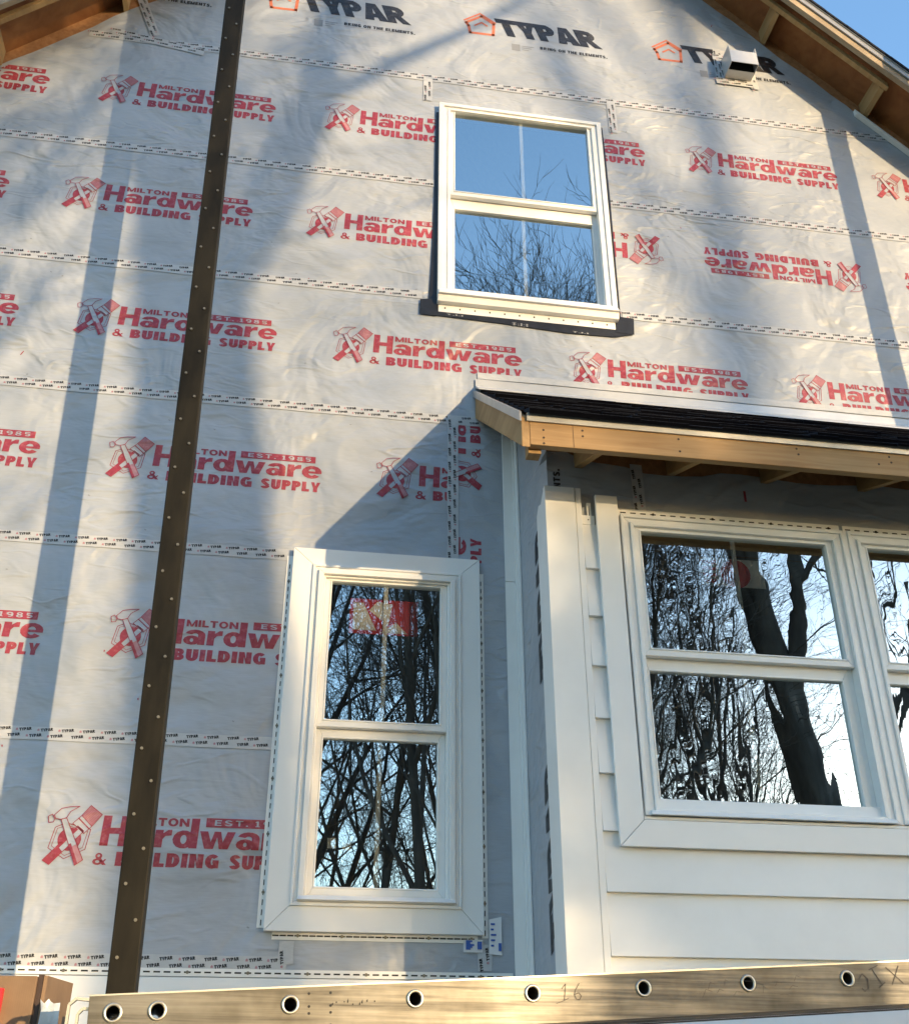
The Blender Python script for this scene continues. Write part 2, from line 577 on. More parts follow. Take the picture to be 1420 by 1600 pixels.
def store_logo(T, parent, clip=(), lay=.0012):
    """hardware shop emblem: crossed hammer and brush over a nut, with its lettering"""
    mb = MB()
    q = lambda px, py: ((px - 362) * .000731, (128 - py) * .000731)
    P = lambda *pts: [q(*p) for p in pts]
    lw = .0032
    nut = P((92, 208), (150, 180), (300, 214), (284, 332), (170, 390), (70, 330))
    nut2 = P((106, 214), (160, 196), (284, 226), (268, 322), (172, 372), (88, 318))
    flat(mb, outline(nut, lw) + outline(nut2, lw * .7), T, 0, lay)
    cx, cz = q(185, 276)
    disc = [(cx + .05 * math.cos(R(a)), cz + .05 * math.sin(R(a))) for a in range(0, 360, 18)]
    flat(mb, [disc], T, 0, lay + .0007)
    # brush
    bh = P((222, 196), (262, 226), (92, 426), (50, 402))
    flat(mb, [bh], T, 2, lay + .0013)
    flat(mb, [[bh[3], lerp(bh[3], bh[0], .42), lerp(bh[2], bh[1], .38), bh[2]]], T, 0, lay + .0019)
    flat(mb, [[lerp(bh[3], bh[0], .42), lerp(bh[3], bh[0], .95), lerp(lerp(bh[3], bh[0], .95), lerp(bh[2], bh[1], .95), .35), lerp(lerp(bh[3], bh[0], .42), lerp(bh[2], bh[1], .38), .35)]], T, 0, lay + .0019)
    flat(mb, outline(bh, lw), T, 0, lay + .0022)
    bri = P((281, 72), (355, 125), (303, 196), (236, 134))
    fer = P((236, 134), (303, 196), (264, 240), (190, 182))
    flat(mb, [bri], T, 1, lay + .0013)
    for k in range(1, 12):
        f = k / 12
        flat(mb, outline([lerp(bri[0], bri[1], f), lerp(bri[3], bri[2], f)], .0018, False), T, 0, lay + .0017)
    flat(mb, [fer], T, 2, lay + .0013)
    flat(mb, outline(bri, lw) + outline(fer, lw) + outline([lerp(fer[0], fer[3], .35), lerp(fer[1], fer[2], .35)], lw * 1.6, False), T, 0, lay + .0022)
    # hammer
    hh = P((118, 160), (150, 152), (282, 395), (240, 427))
    flat(mb, [hh], T, 2, lay + .0027)
    flat(mb, [[lerp(hh[0], hh[3], .62), lerp(hh[1], hh[2], .62), hh[2], hh[3]]], T, 1, lay + .0031)
    flat(mb, [[lerp(hh[3], hh[0], .0), lerp(hh[3], hh[2], .35), lerp(lerp(hh[0], hh[1], .35), lerp(hh[3], hh[2], .35), .55), lerp(hh[0], hh[3], .55)]], T, 0, lay + .0034)
    flat(mb, outline(hh, lw), T, 0, lay + .0037)
    head = P((76, 136), (112, 96), (160, 84), (216, 80), (168, 112), (150, 150), (118, 162), (86, 158))
    face = P((42, 145), (64, 132), (82, 160), (76, 178), (50, 182))
    flat(mb, outline(head, lw) + outline(face, lw), T, 0, lay + .0041)
    # lettering
    flat(mb, fit(HW, 0, .889, -.131, .131, .03), T, 0, lay)
    flat(mb, fit(ML, .128, .378, -.038, .036), T, 0, lay + .0007)
    bar = [[(.452, -.037), (.852, -.037), (.852, .004), (.452, .004)]]
    flat(mb, bar, T, 0, lay + .0007)
    flat(mb, fit(EST, .490, .828, -.029, .025), T, 2, lay + .0014)
    flat(mb, fit(AMP, -.018, .042, -.213, .050), T, 0, lay)
    flat(mb, fit(BS, .078, .525, -.215, .060, .02), T, 0, lay)
    flat(mb, fit(SP, .570, .885, -.215, .060, .02), T, 0, lay)
    return mb.build('printed_logo', [M['red'], M['pink'], M['wrap']], parent, clip=clip)


def wallT(x0, z0, rot=0, y=0.0):
    c, s = math.cos(R(rot)), math.sin(R(rot))
    return lambda x, z, l: (x0 + x * c - z * s, y - l, z0 + x * s + z * c)


def wrap_logo(T, parent, clip=(), lay=.0012):
    """housewrap maker's emblem: outlined house, bold name, small strap line"""
    mb = MB()
    hs = [(0, .105), (.115, .195), (.205, .125), (.200, .005), (.03, .0), (.018, .075)]
    for i in range(len(hs)):
        flat(mb, outline([hs[i], hs[(i + 1) % 6]], .022, False), T, 1, lay)
    flat(mb, outline([(-.012, .128), (.105, .222), (.215, .14)], .014, False), T, 1, lay + .0006)
    flat(mb, outline([(.065, .085), (.115, .125), (.155, .095)], .014, False), T, 1, lay + .0006)
    flat(mb, fit(TY, .265, 1.02, 0.015, .178, -.32), T, 0, lay)
    flat(mb, [[(.150 + .265 - .06, .150), (.60, .150), (.60, .193), (.205, .193)]], T, 0, lay + .0009)
    flat(mb, fit(BR, .545, 1.05, -.082, .030), T, 0, lay)
    flat(mb, [[(.335, -.130), (.395, -.130), (.395, -.060), (.335, -.060)]], T, 2, lay)
    for k in range(3):
        flat(mb, [[(.41, -.075 - .02 * k), (.50 - .02 * k, -.075 - .02 * k), (.50 - .02 * k, -.069 - .02 * k), (.41, -.069 - .02 * k)]], T, 2, lay)
    flat(mb, [[(.545, -.094), (.90, -.094), (.90, -.091), (.545, -.091)]], T, 2, lay)
    return mb.build('printed_logo', [M['ink'], M['orange'], M['greyprint']], parent, clip=clip)


def seam_tape(x0, z0, length, rot, parent, y=0.0, lay=.0036, seed=0, width=.062, T=None, ang=7, clip=(), words=True):
    mb = MB()
    r = random.Random(seed)
    T = T or wallT(x0, z0, rot, y)
    n = max(2, int(length / .12))
    top = [width / 2 + r.uniform(-.002, .002) for _ in range(n + 1)]
    bot = [-width / 2 + r.uniform(-.002, .002) for _ in range(n + 1)]
    for i in range(n):
        a, b2 = length * i / n, length * (i + 1) / n
        mb.add([T(a, bot[i], lay), T(b2, bot[i + 1], lay), T(b2, top[i + 1], lay), T(a, top[i], lay)], [(0, 1, 2, 3)], 0)
    pitch = .0935
    ca, sa = math.cos(R(ang)), math.sin(R(ang))
    for row, (zz, off) in enumerate(((.014, 0.0), (-.014, .045))):
        k = 0
        while words and k * pitch + off + .056 < length:
            px = k * pitch + off + r.uniform(-.002, .002)
            for p in fit(TYS, 0, .054, -.0068, .0142, -.1):
                q = [(px + a * ca - b2 * sa, zz + a * sa + b2 * ca) for a, b2 in p]
                flat(mb, [q], T, 1, lay + .0006)
            hx = px - .016
            if r.random() < .8:
                flat(mb, [[(hx, zz - .004), (hx + .010, zz - .004), (hx + .010, zz + .004), (hx + .005, zz + .008), (hx, zz + .004)]], T, 2, lay + .0006)
            k += 1
    return mb.build('seam_tape', [M['tape'], M['ink'], M['pink']], parent, clip=clip)


# ------------------------------------------------------------------ ground
g = MB()
g.quad((-300, -400, 0), (300, -400, 0), (300, 200, 0), (-300, 200, 0))
go = g.build('ground', M['ground'])
go['kind'] = 'structure'

# ------------------------------------------------------------------ house
AX = 1.18                                     # ridge line of the gable
LB = 10.59                                    # apex of the lookout bottoms (12/12 pitch)
house = thing('house', 'grey house under construction, gable wall in printed housewrap, white windows and bare wood eaves', 'house', (AX, 0, 0))
HX0, HX1 = AX - 5.2, AX + 5.2
BX0, BX1, BY = 1.142, 4.12, -.70              # the bump-out: its side wall and front plane


def fill_poly(loops, y, name, mat, parent, thick=0.0):
    bm = bmesh.new()
    edges = []
    for lp in loops:
        vs = [bm.verts.new((x, y, z)) for x, z in lp]
        edges += [bm.edges.new((vs[i], vs[(i + 1) % len(vs)])) for i in range(len(vs))]
    bmesh.ops.triangle_fill(bm, edges=edges, use_beauty=True, normal=(0, -1, 0))
    for f in bm.faces:
        if f.normal.y > 0:
            f.normal_flip()
    if thick:
        geo = bmesh.ops.extrude_face_region(bm, geom=bm.faces[:])
        for v in geo['geom']:
            if isinstance(v, bmesh.types.BMVert):
                v.co.y += thick
        bmesh.ops.recalc_face_normals(bm, faces=bm.faces[:])
    me = bpy.data.meshes.new(name)
    bm.to_mesh(me)
    bm.free()
    me.materials.append(mat)
    o = bpy.data.objects.new(name, me)
    COL.objects.link(o)
    adopt(o, parent)
    return o


def rect(x0, x1, z0, z1):
    return [(x0, z0), (x1, z0), (x1, z1), (x0, z1)]


UPO = (.75, 1.775, 5.76, 7.40)
LWO = (.10, .79, 2.26, 3.84)
BAYH = (1.30, 3.98, .4, 4.12)
rw = random.Random(3)


def rake_edge(base, wav):
    left, right = [], []
    n = 46
    for i in range(n + 1):
        x = HX0 + (AX - HX0) * i / n
        w = wav * (math.sin(i * .9) * .5 + math.sin(i * .37 + 1) * .6 + rw.uniform(-.35, .35))
        left.append((x, base - (AX - x) + w))
    for i in range(1, n + 1):
        x = AX + (HX1 - AX) * i / n
        w = wav * (math.sin(i * .8 + 2) * .5 + math.sin(i * .41) * .6 + rw.uniform(-.35, .35))
        right.append((x, base - (x - AX) + w))
    return left + right


wrap_outline = [(HX0, .4), (HX1, .4)] + list(reversed(rake_edge(LB - .010, .030)))
wrap = fill_poly([wrap_outline, rect(*UPO), rect(*LWO), rect(*BAYH)], 0.0, 'house_wrap', M['wrap'], house)
wrap['label'] = 'grey printed housewrap on the gable wall'
fill_poly([[(HX0, .35), (HX1, .35)] + list(reversed(rake_edge(LB + .128, 0))), rect(*UPO), rect(*LWO), rect(*BAYH)], .004, 'wall_sheathing', M['osb'], house, .014)

NR = (1, 0, 1)          # roof line on the right, keep below
clipR = ((AX, 0, LB - .02), (1, 0, 1))
clipL = ((AX, 0, LB - .02), (-1, 0, 1))
keep_left = lambda x: ((x, 0, 0), (1, 0, 0))
keep_right = lambda x: ((x, 0, 0), (-1, 0, 0))
keep_above = lambda z: ((0, 0, z), (0, 0, -1))
for x, z, cl in [(-1.283, 7.285, ()), (-1.35, 6.358, ()), (.162, 7.284, [keep_left(.70)]), (.103, 6.345, [keep_left(.70)]),
                 (-1.13, 5.438, ()), (.318, 5.416, ()), (-.818, 4.535, ()), (.602, 4.54, [keep_left(.775)]), (-.787, 2.582, [keep_left(-.04)]),
                 (1.735, 5.402, ()), (2.672, 7.315, ()), (3.152, 5.396, ()), (4.069, 7.29, [clipR]), (-2.717, 7.285, [clipL]), (-2.789, 6.37, ()),
                 (-2.56, 5.44, ()), (-2.285, 4.55, ()), (-2.088, 3.532, ()), (-.663, 3.546, [keep_left(-.04)]), (1.248, 7.307, [keep_right(1.81)])]:
    store_logo(wallT(x, z, 0), wrap, cl)
for x, z, cl in [(3.35, 6.195, ()), (1.94, 6.235, [keep_right(1.81)]), (4.77, 6.17, ())]:
    store_logo(wallT(x, z, 180), wrap, cl)
store_logo(wallT(.734, 4.64, 90), wrap, [keep_right(.79), ((0, 0, 4.868), (0, 0, 1))])
store_logo(wallT(.73, 3.224, 90), wrap, [keep_right(.79), keep_above(3.965)])
for x, z, cl in [(-.535, 8.205, ()), (.885, 8.235, ()), (2.31, 8.232, [clipR]), (-1.96, 8.20, [clipL])]:
    wrap_logo(wallT(x, z, 0), wrap, cl)

for i, (x0, x1, z, cl) in enumerate([(HX0, -.045 + .11, 1.978, ()), (HX0, -.06, 2.941, ()), (HX0, -.05, 3.935, ()), (HX0, .97, 4.86, ()), (HX0, .60, 5.75, ()),
                                     (1.86, HX1 - .1, 5.757, ()), (HX0, .69, 6.69, [clipL]), (1.82, HX1, 6.703, [clipR]), (-1.66, 4.1, 7.69, [clipR])]):
    seam_tape(x0, z, x1 - x0, 0, wrap, seed=i, clip=cl)
for i, (x, z0, z1) in enumerate([(.614, 7.46, 7.70), (1.925, 7.38, 7.70), (.79, 3.965, 4.89), (.062, 1.98, 2.074), (.936, 1.965, 2.074)]):
    seam_tape(x, z0, z1 - z0, 90, wrap, seed=20 + i, lay=.0050)
seam_tape(-1.24, 7.745, .40, 111, wrap, seed=33, lay=.0062)
seam_tape(-1.52, 7.74, .62, -9, wrap, seed=34, lay=.0050)

# staple and cap marks pressed into the wrap
mb = MB()
for k in range(150):
    x, z = rng.uniform(-2.4, 4.2), rng.uniform(2.0, 8.9)
    if z > LB - abs(x - AX) - .25 or (.6 < x < 1.95 and 5.5 < z < 7.5) or (-.1 < x < 4.2 and z < 4.2) or (.9 < x and z < 5.25):
        continue
    red = rng.random() < .22
    a = rng.uniform(-.5, .5) + (1.4 if red else 0)
    L = .03 if red and rng.random() < .5 else .010
    dx, dz = math.cos(a) * L / 2, math.sin(a) * L / 2
    nx, nz_ = -math.sin(a) * .0028, math.cos(a) * .0028
    mb.add([(x - dx - nx, -.0016, z - dz - nz_), (x + dx - nx, -.0016, z + dz - nz_), (x + dx + nx, -.0016, z + dz + nz_), (x - dx + nx, -.0016, z - dz + nz_)], [(0, 1, 2, 3)], 0 if red else 1)
o = mb.build('staple_marks', [M['red'], M['greyprint']], wrap)
o['kind'] = 'stuff'

# paper tags stuck under the lower window
for (x0, x1, z0, z1, y, tilt) in [(.955, 1.012, 2.035, 2.185, -.0105, .006), (.838, .925, 2.040, 2.092, -.0105, .0)]:
    mb = MB()
    mb.add([(x0, y, z0), (x1, y, z0 - tilt), (x1, y - .004, z1 + tilt), (x0, y, z1 - tilt)], [(0, 1, 2, 3)], 0)
    for k in range(5):
        zz = z0 + (z1 - z0) * (.2 + .15 * k)
        xa = x0 + (x1 - x0) * .12
        xb = x0 + (x1 - x0) * (.35 + .1 * (k % 3))
        mb.add([(xa, y - .006, zz), (xb, y - .006, zz), (xb, y - .006, zz + .008), (xa, y - .006, zz + .008)], [(0, 1, 2, 3)], 1)
    mb.add([(x0 + (x1 - x0) * .72, y - .006, z0 + .012), (x0 + (x1 - x0) * .95, y - .006, z0 + .012), (x0 + (x1 - x0) * .95, y - .006, z0 + .045), (x0 + (x1 - x0) * .72, y - .006, z0 + .045)], [(0, 1, 2, 3)], 1)
    o = mb.build('paper_tag', [M['tag'], M['blue_ink']], wrap)


def flange(mb, x0, x1, z0, z1, y, horiz, mi=0, ms=1, th=.003, pitch=.042):
    """nailing strip with a row of dark slots"""
    mb.box(x0, x1, y - th, y, z0, z1, mi)
    L = (x1 - x0) if horiz else (z1 - z0)
    n = int(L / pitch)
    for k in range(n):
        c = (k + .5) * pitch
        if horiz:
            zc = (z0 + z1) / 2
            mb.add([(x0 + c - .014, y - th - .0008, zc - .0032), (x0 + c + .014, y - th - .0008, zc - .0032), (x0 + c + .014, y - th - .0008, zc + .0032), (x0 + c - .014, y - th - .0008, zc + .0032)], [(0, 1, 2, 3)], ms)
        else:
            xc = (x0 + x1) / 2
            mb.add([(xc - .0022, y - th - .0008, z0 + c - .012), (xc + .0022, y - th - .0008, z0 + c - .012), (xc + .0022, y - th - .0008, z0 + c + .012), (xc - .0022, y - th - .0008, z0 + c + .012)], [(0, 1, 2, 3)], ms)
        if k % 6 == 3:
            a, b2 = (x0 + c, (z0 + z1) / 2) if horiz else ((x0 + x1) / 2, z0 + c)
            mb.prism_xz([(a + .007 * math.cos(q), b2 + .007 * math.sin(q)) for q in [j * math.pi / 4 for j in range(8)]], y - th - .004, y - th - .001, 2)


def sashes(win, gu, glw, fx0, fx1, ztop, zbot, y0, gmat, zm0, zm1, frame_in):
    """upper sash (outer track), meeting rail, lower sash (inner track), panes and grille bars"""
    s = MB()
    yf = y0 - .022
    s.ring((fx0, fx1, gu[2] - .036, ztop), gu, yf, y0 + .012)
    # little glazing bead
    s.ring((gu[0] - .008, gu[1] + .008, gu[2] - .008, gu[3] + .008), gu, yf - .005, yf + .002)
    us = s.build('upper_sash', M['frame'], win, bevel=.0025)
    p = MB()
    p.quad((gu[0] - .004, y0 - .004, gu[2] - .004), (gu[1] + .004, y0 - .004, gu[2] - .004), (gu[1] + .004, y0 - .004, gu[3] + .004), (gu[0] - .004, y0 - .004, gu[3] + .004))
    p.build('pane', gmat, us)
    s = MB()
    yl = y0 + .016
    s.ring((fx0, fx1, zbot, gu[2] - .006), glw, yl, yl + .034)
    s.ring((glw[0] - .008, glw[1] + .008, glw[2] - .008, glw[3] + .008), glw, yl - .005, yl + .002)
    ls = s.build('lower_sash', M['frame'], win, bevel=.0025)
    p = MB()
    yp = yl + .016
    p.quad((glw[0] - .004, yp, glw[2] - .004), (glw[1] + .004, yp, glw[2] - .004), (glw[1] + .004, yp, glw[3] + .004), (glw[0] - .004, yp, glw[3] + .004))
    p.build('pane', gmat, ls)
    gx = (gu[0] + gu[1]) / 2
    b1 = MB()
    b1.box(gx - .011, gx + .011, y0 + .004, y0 + .010, gu[2] - .002, gu[3] + .002)
    b1.build('grille_bar', M['frame'], us)
    gx = (glw[0] + glw[1]) / 2
    b2 = MB()
    b2.box(gx - .011, gx + .011, yp + .006, yp + .012, glw[2] - .002, glw[3] + .002)
    b2.build('grille_bar', M['frame'], ls)
    return us, ls


# ---- upper window
gu, gw = (.800, 1.723, 6.627, 7.358), (.803, 1.718, 5.838, 6.502)
f = MB()
f.ring((.690, 1.822, 5.735, 7.420), (.722, 1.790, 5.76, 7.392), -.042, .0)
f.ring((.722, 1.790, 5.745, 7.392), (.748, 1.766, 5.78, 7.372), -.030, .005)
f.ring((.748, 1.766, 5.76, 7.372), (.768, 1.752, 5.79, 7.360), -.036, .05)
f.hexa([(.69, -.075, 5.728), (1.822, -.075, 5.728), (1.822, -.0, 5.728), (.69, 0, 5.728), (.70, -.055, 5.775), (1.812, -.055, 5.775), (1.80, .0, 5.80), (.71, 0, 5.80)])
f.hexa([(.69, -.045, 5.685), (1.822, -.045, 5.685), (1.822, 0, 5.685), (.69, 0, 5.685), (.69, -.058, 5.727), (1.822, -.058, 5.727), (1.822, 0, 5.727), (.69, 0, 5.727)])
upw = f.build('window', M['frame'], house, bevel=.003)
upw['label'] = 'upper window without casing, black flashing tape at its edges'
sashes(upw, gu, gw, .768, 1.752, 7.372, 5.775, 0.0, M['glass'], 0, 0, None)
f = MB()
f.box(.70, 1.806, -.010, -.006, 5.630, 5.69, 0)
for k in range(12):
    x = .74 + k * .092
    f.box(x - .004, x + .004, -.0125, -.0102, 5.655, 5.665, 1)
f.build('nail_flange', [M['frame'], M['slot']], upw)
bt = MB()
lft = [(.64, 5.71), (.70, 5.71), (.70, 7.36), (.672, 7.35), (.668, 6.9), (.664, 6.5), (.655, 6.1), (.646, 5.85)]
bt.prism_xz(lft, -.0085, -.0075)
rgt = [(1.80, 5.71), (1.846, 5.71), (1.848, 6.2), (1.851, 6.7), (1.847, 7.2), (1.842, 7.41), (1.80, 7.42)]
bt.prism_xz(rgt, -.0085, -.0075)
bt.prism_xz([(.588, 5.602), (.70, 5.600), (1.10, 5.588), (1.5, 5.566), (1.80, 5.572), (1.918, 5.606), (1.926, 5.728), (1.80, 5.735), (.70, 5.735), (.588, 5.705)], -.0096, -.0088)
bt.prism_xz([(.585, 5.598), (.69, 5.595), (.692, 5.73), (.588, 5.71)], -.0115, -.0102)
bt.prism_xz([(1.81, 5.610), (1.922, 5.604), (1.93, 5.73), (1.812, 5.735)], -.0115, -.0102)
T = wallT(.73, 5.607, -1.2)
for wd, xx, hh in [('TYPAR', .02, .016), ('TYPAR', .42, .008), ('TYPAR', .42, -.004), ('TYPAR', .80, -.004)]:
    flat(bt, [[(a + 0, b) for a, b in p] for p in fit(word('T.I.I', .2), xx, xx + .10, hh - .012, .010)], T, 1, .0105)
bt.build('flashing_tape', [M['black_tape'], M['greywrite']], upw)

# ---- lower window with flat casing
gu, gw = (.164, .723, 3.067, 3.794), (.166, .719, 2.306, 2.985)
f = MB()
f.ring((.061, .826, 2.214, 3.873), (.074, .813, 2.228, 3.860), -.052, 0)
f.ring((.074, .813, 2.228, 3.860), (.092, .795, 2.238, 3.842), -.044, 0)
f.ring((.092, .795, 2.232, 3.842), (.118, .769, 2.25, 3.818), -.062, .0)
f.ring((.118, .769, 2.25, 3.818), (.130, .757, 2.26, 3.808), -.040, .05)
f.hexa([(.09, -.078, 2.236), (.797, -.078, 2.236), (.797, -.03, 2.236), (.09, -.03, 2.236), (.095, -.066, 2.252), (.79, -.066, 2.252), (.785, -.0, 2.266), (.10, 0, 2.266)])
lww = f.build('window', M['frame'], house, bevel=.0025)
lww['label'] = 'lower window framed by wide white casing'
us, ls = sashes(lww, gu, gw, .130, .757, 3.808, 2.255, 0.0, M['glass'], 0, 0, None)
c = MB()
c.ring((-.043, .927, 2.109, 3.965), (.0625, .8245, 2.2155, 3.8715), -.040, -.004, gap=.0008)
c.build('casing', M['pvc'], lww, bevel=.002)
f = MB()
flange(f, -.074, -.040, 2.125, 3.93, -.002, False)
flange(f, .924, .952, 2.10, 3.90, -.002, False)
flange(f, -.005, .905, 2.078, 2.112, -.002, True, pitch=.032)
f.build('nail_flange', [M['white'], M['slot'], M['bolt']], lww)
st = MB()
st.quad((.262, .012, 3.53), (.612, .012, 3.53), (.612, .012, 3.722), (.262, .012, 3.722), 0)
for poly in ([(.28, 3.55), (.40, 3.55), (.33, 3.70), (.28, 3.70)], [(.36, 3.66), (.46, 3.58), (.48, 3.70), (.40, 3.71)], [(.42, 3.54), (.56, 3.54), (.50, 3.60)]):
    st.add([(x, .0112, z) for x, z in poly], [tuple(range(len(poly)))], 1)
st.build('sticker', [M['sticker_red'], M['sticker_white']], us)
st = MB()
st.quad((.285, .042, 2.470), (.325, .042, 2.470), (.325, .042, 2.505), (.285, .042, 2.505))
st.build('sticker', M['sticker_white'], ls)
st = MB()
st.quad((.215, .042, 2.478), (.255, .042, 2.478), (.255, .042, 2.525), (.215, .042, 2.525))
st.build('sticker', M['sticker_white'], ls)

# ---- bump-out walls
def bay_top():
    pts = []
    n = 30
    for i in range(n + 1):
        x = BX0 + (BX1 - BX0) * i / n
        pts.append((x, 4.205 + .012 * math.sin(i * .8) + (.05 if i < 2 else 0) - (.02 if 4 < i < 9 else 0)))
    return pts


BAYW = (1.53, 3.74, 2.53, 3.91)
bay = fill_poly([[(BX0, .4), (BX1, .4)] + list(reversed(bay_top())), rect(*BAYW)], BY, 'bay_wall', M['wrap'], house)
fill_poly([[(BX0 + .002, .35), (BX1, .35), (BX1, 4.40), (BX0 + .002, 4.40)], rect(*BAYW)], BY + .004, 'bay_sheathing', M['osb'], house, .014)
mb = MB()
mb.quad((BX0, 0, .4), (BX0, BY, .4), (BX0, BY, 4.42), (BX0, 0, 4.95))
bside = mb.build('bay_side_wall', M['wrap'], house)
mb = MB()
mb.quad((BX1, 0, .4), (BX1, BY, .4), (BX1, BY, 4.42), (BX1, 0, 4.95))
mb.build('bay_side_wall', M['wrap'], house)
Ts = lambda z0: (lambda x, z, l: (BX0 - l, -.595 + z, z0 + x))
for z0 in (3.22, 2.05):
    mb = MB()
    flat(mb, fit(TY, 0, .78, 0, .20, -.3), Ts(z0), 0, .0012)
    mb.build('printed_logo', M['ink'], bside)
mb = MB()
flat(mb, fit(BR, 0, .62, 0, .034), wallT(1.205, 3.54, 90, BY), 0, .0012)
mb.build('printed_logo', M['ink'], bay)
seam_tape(1.593, 3.95, .27, 90, bay, y=BY, seed=50, lay=.0062)
mb = MB()
mb.box(2.14, 2.152, BY - .002, BY - .001, 4.06, 4.12)
mb.build('staple_mark', M['red'], bay)
# little torn scrap of wrap at the top of the corner
mb = MB()
mb.add([(1.10, -.71, 4.16), (1.135, -.73, 4.19), (1.175, -.72, 4.235), (1.14, -.71, 4.25), (1.12, -.705, 4.215)], [(0, 1, 2, 3, 4)])
mb.build('loose_wrap_flap', M['greyprint'], bside)

# ---- inside corner trim, outside corner post, siding
mb = MB()
mb.box(1.070, 1.124, -.014, -.002, 3.865, 4.85)
mb.box(1.070, 1.124, -.013, -.002, .40, 3.862)
mb.box(1.124, 1.1405, -.026, -.002, .40, 4.85)
mb.box(1.131, 1.141, -.085, -.027, .40, 4.80)
o = mb.build('inside_corner_trim', M['white'], house, bevel=.002)
mb = MB()
mb.hexa([(1.116, -.738, .40), (1.262, -.738, .40), (1.262, -.703, .40), (1.116, -.703, .40), (1.116, -.738, 4.040), (1.262, -.738, 4.040), (1.262, -.703, 4.040), (1.116, -.703, 4.040)])
mb.box(1.262, 1.266, -.729, -.703, .40, 4.04)
mb.box(1.266, 1.294, -.733, -.703, .40, 4.042)
mb.prism_yz([(-.703, .40), (-.56, .40), (-.56, 3.96), (-.60, 4.0), (-.65, 3.985), (-.703, 4.03)], 1.116, 1.128)
mb.prism_yz([(-.559, .40), (-.525, .40), (-.525, 3.92), (-.559, 3.955)], 1.126, 1.138)
post = mb.build('corner_post', M['white'], house, bevel=.006)

mb = MB()
zs = [1.958 - .238 * k for k in range(7, -1, -1)] + [1.958 + .2375 * k for k in range(1, 9)]
zs = sorted(set(round(z, 4) for z in zs))


def course(mb, x0, x1, z0, z1):
    mb.hexa([(x0, -.7335, z0), (x1, -.7335, z0), (x1, -.703, z0), (x0, -.703, z0), (x0, -.7115, z1 + .004), (x1, -.7115, z1 + .004), (x1, -.703, z1 + .004), (x0, -.703, z1 + .004)])


for z in zs:
    if z + .2375 < 2.46:
        course(mb, 1.296, BX1 - .05, z, min(z + .2375, 4.0))
    elif z < 3.8:
        course(mb, 1.296, 1.372, z, z + .2375)
        course(mb, 3.88, BX1 - .05, z, z + .2375)
    if 2.2 < z < 2.45:
        course(mb, 1.372, 3.88, z, z + .14)
sid = mb.build('siding', M['white'], house, bevel=.002)
mb = MB()
mb.box(1.297, 1.358, -.716, -.703, 3.858, 3.905)
mb.box(1.325, 1.345, -.714, -.703, 3.905, 3.975)
mb.box(1.333, 1.336, -.7155, -.7142, 3.90, 3.955, 1)
mb.box(1.325, 1.331, -.7175, -.7162, 3.880, 3.885, 1)
mb.build('nail_hem', [M['white'], M['slot']], sid)

mb = MB()
for k in range(7):
    z1 = 1.922 - .2375 * k
    mb.hexa([(HX0, -.024, z1 - .2375), (1.07, -.024, z1 - .2375), (1.07, -.002, z1 - .2375), (HX0, -.002, z1 - .2375), (HX0, -.012, z1), (1.07, -.012, z1), (1.07, -.002, z1), (HX0, -.002, z1)])
low = mb.build('lower_siding', M['white'], house, bevel=.002)
mb = MB()
flange(mb, HX0, 1.06, 1.926, 1.957, -.008, True, th=.004)
mb.build('nail_hem', [M['white'], M['slot'], M['bolt']], low)

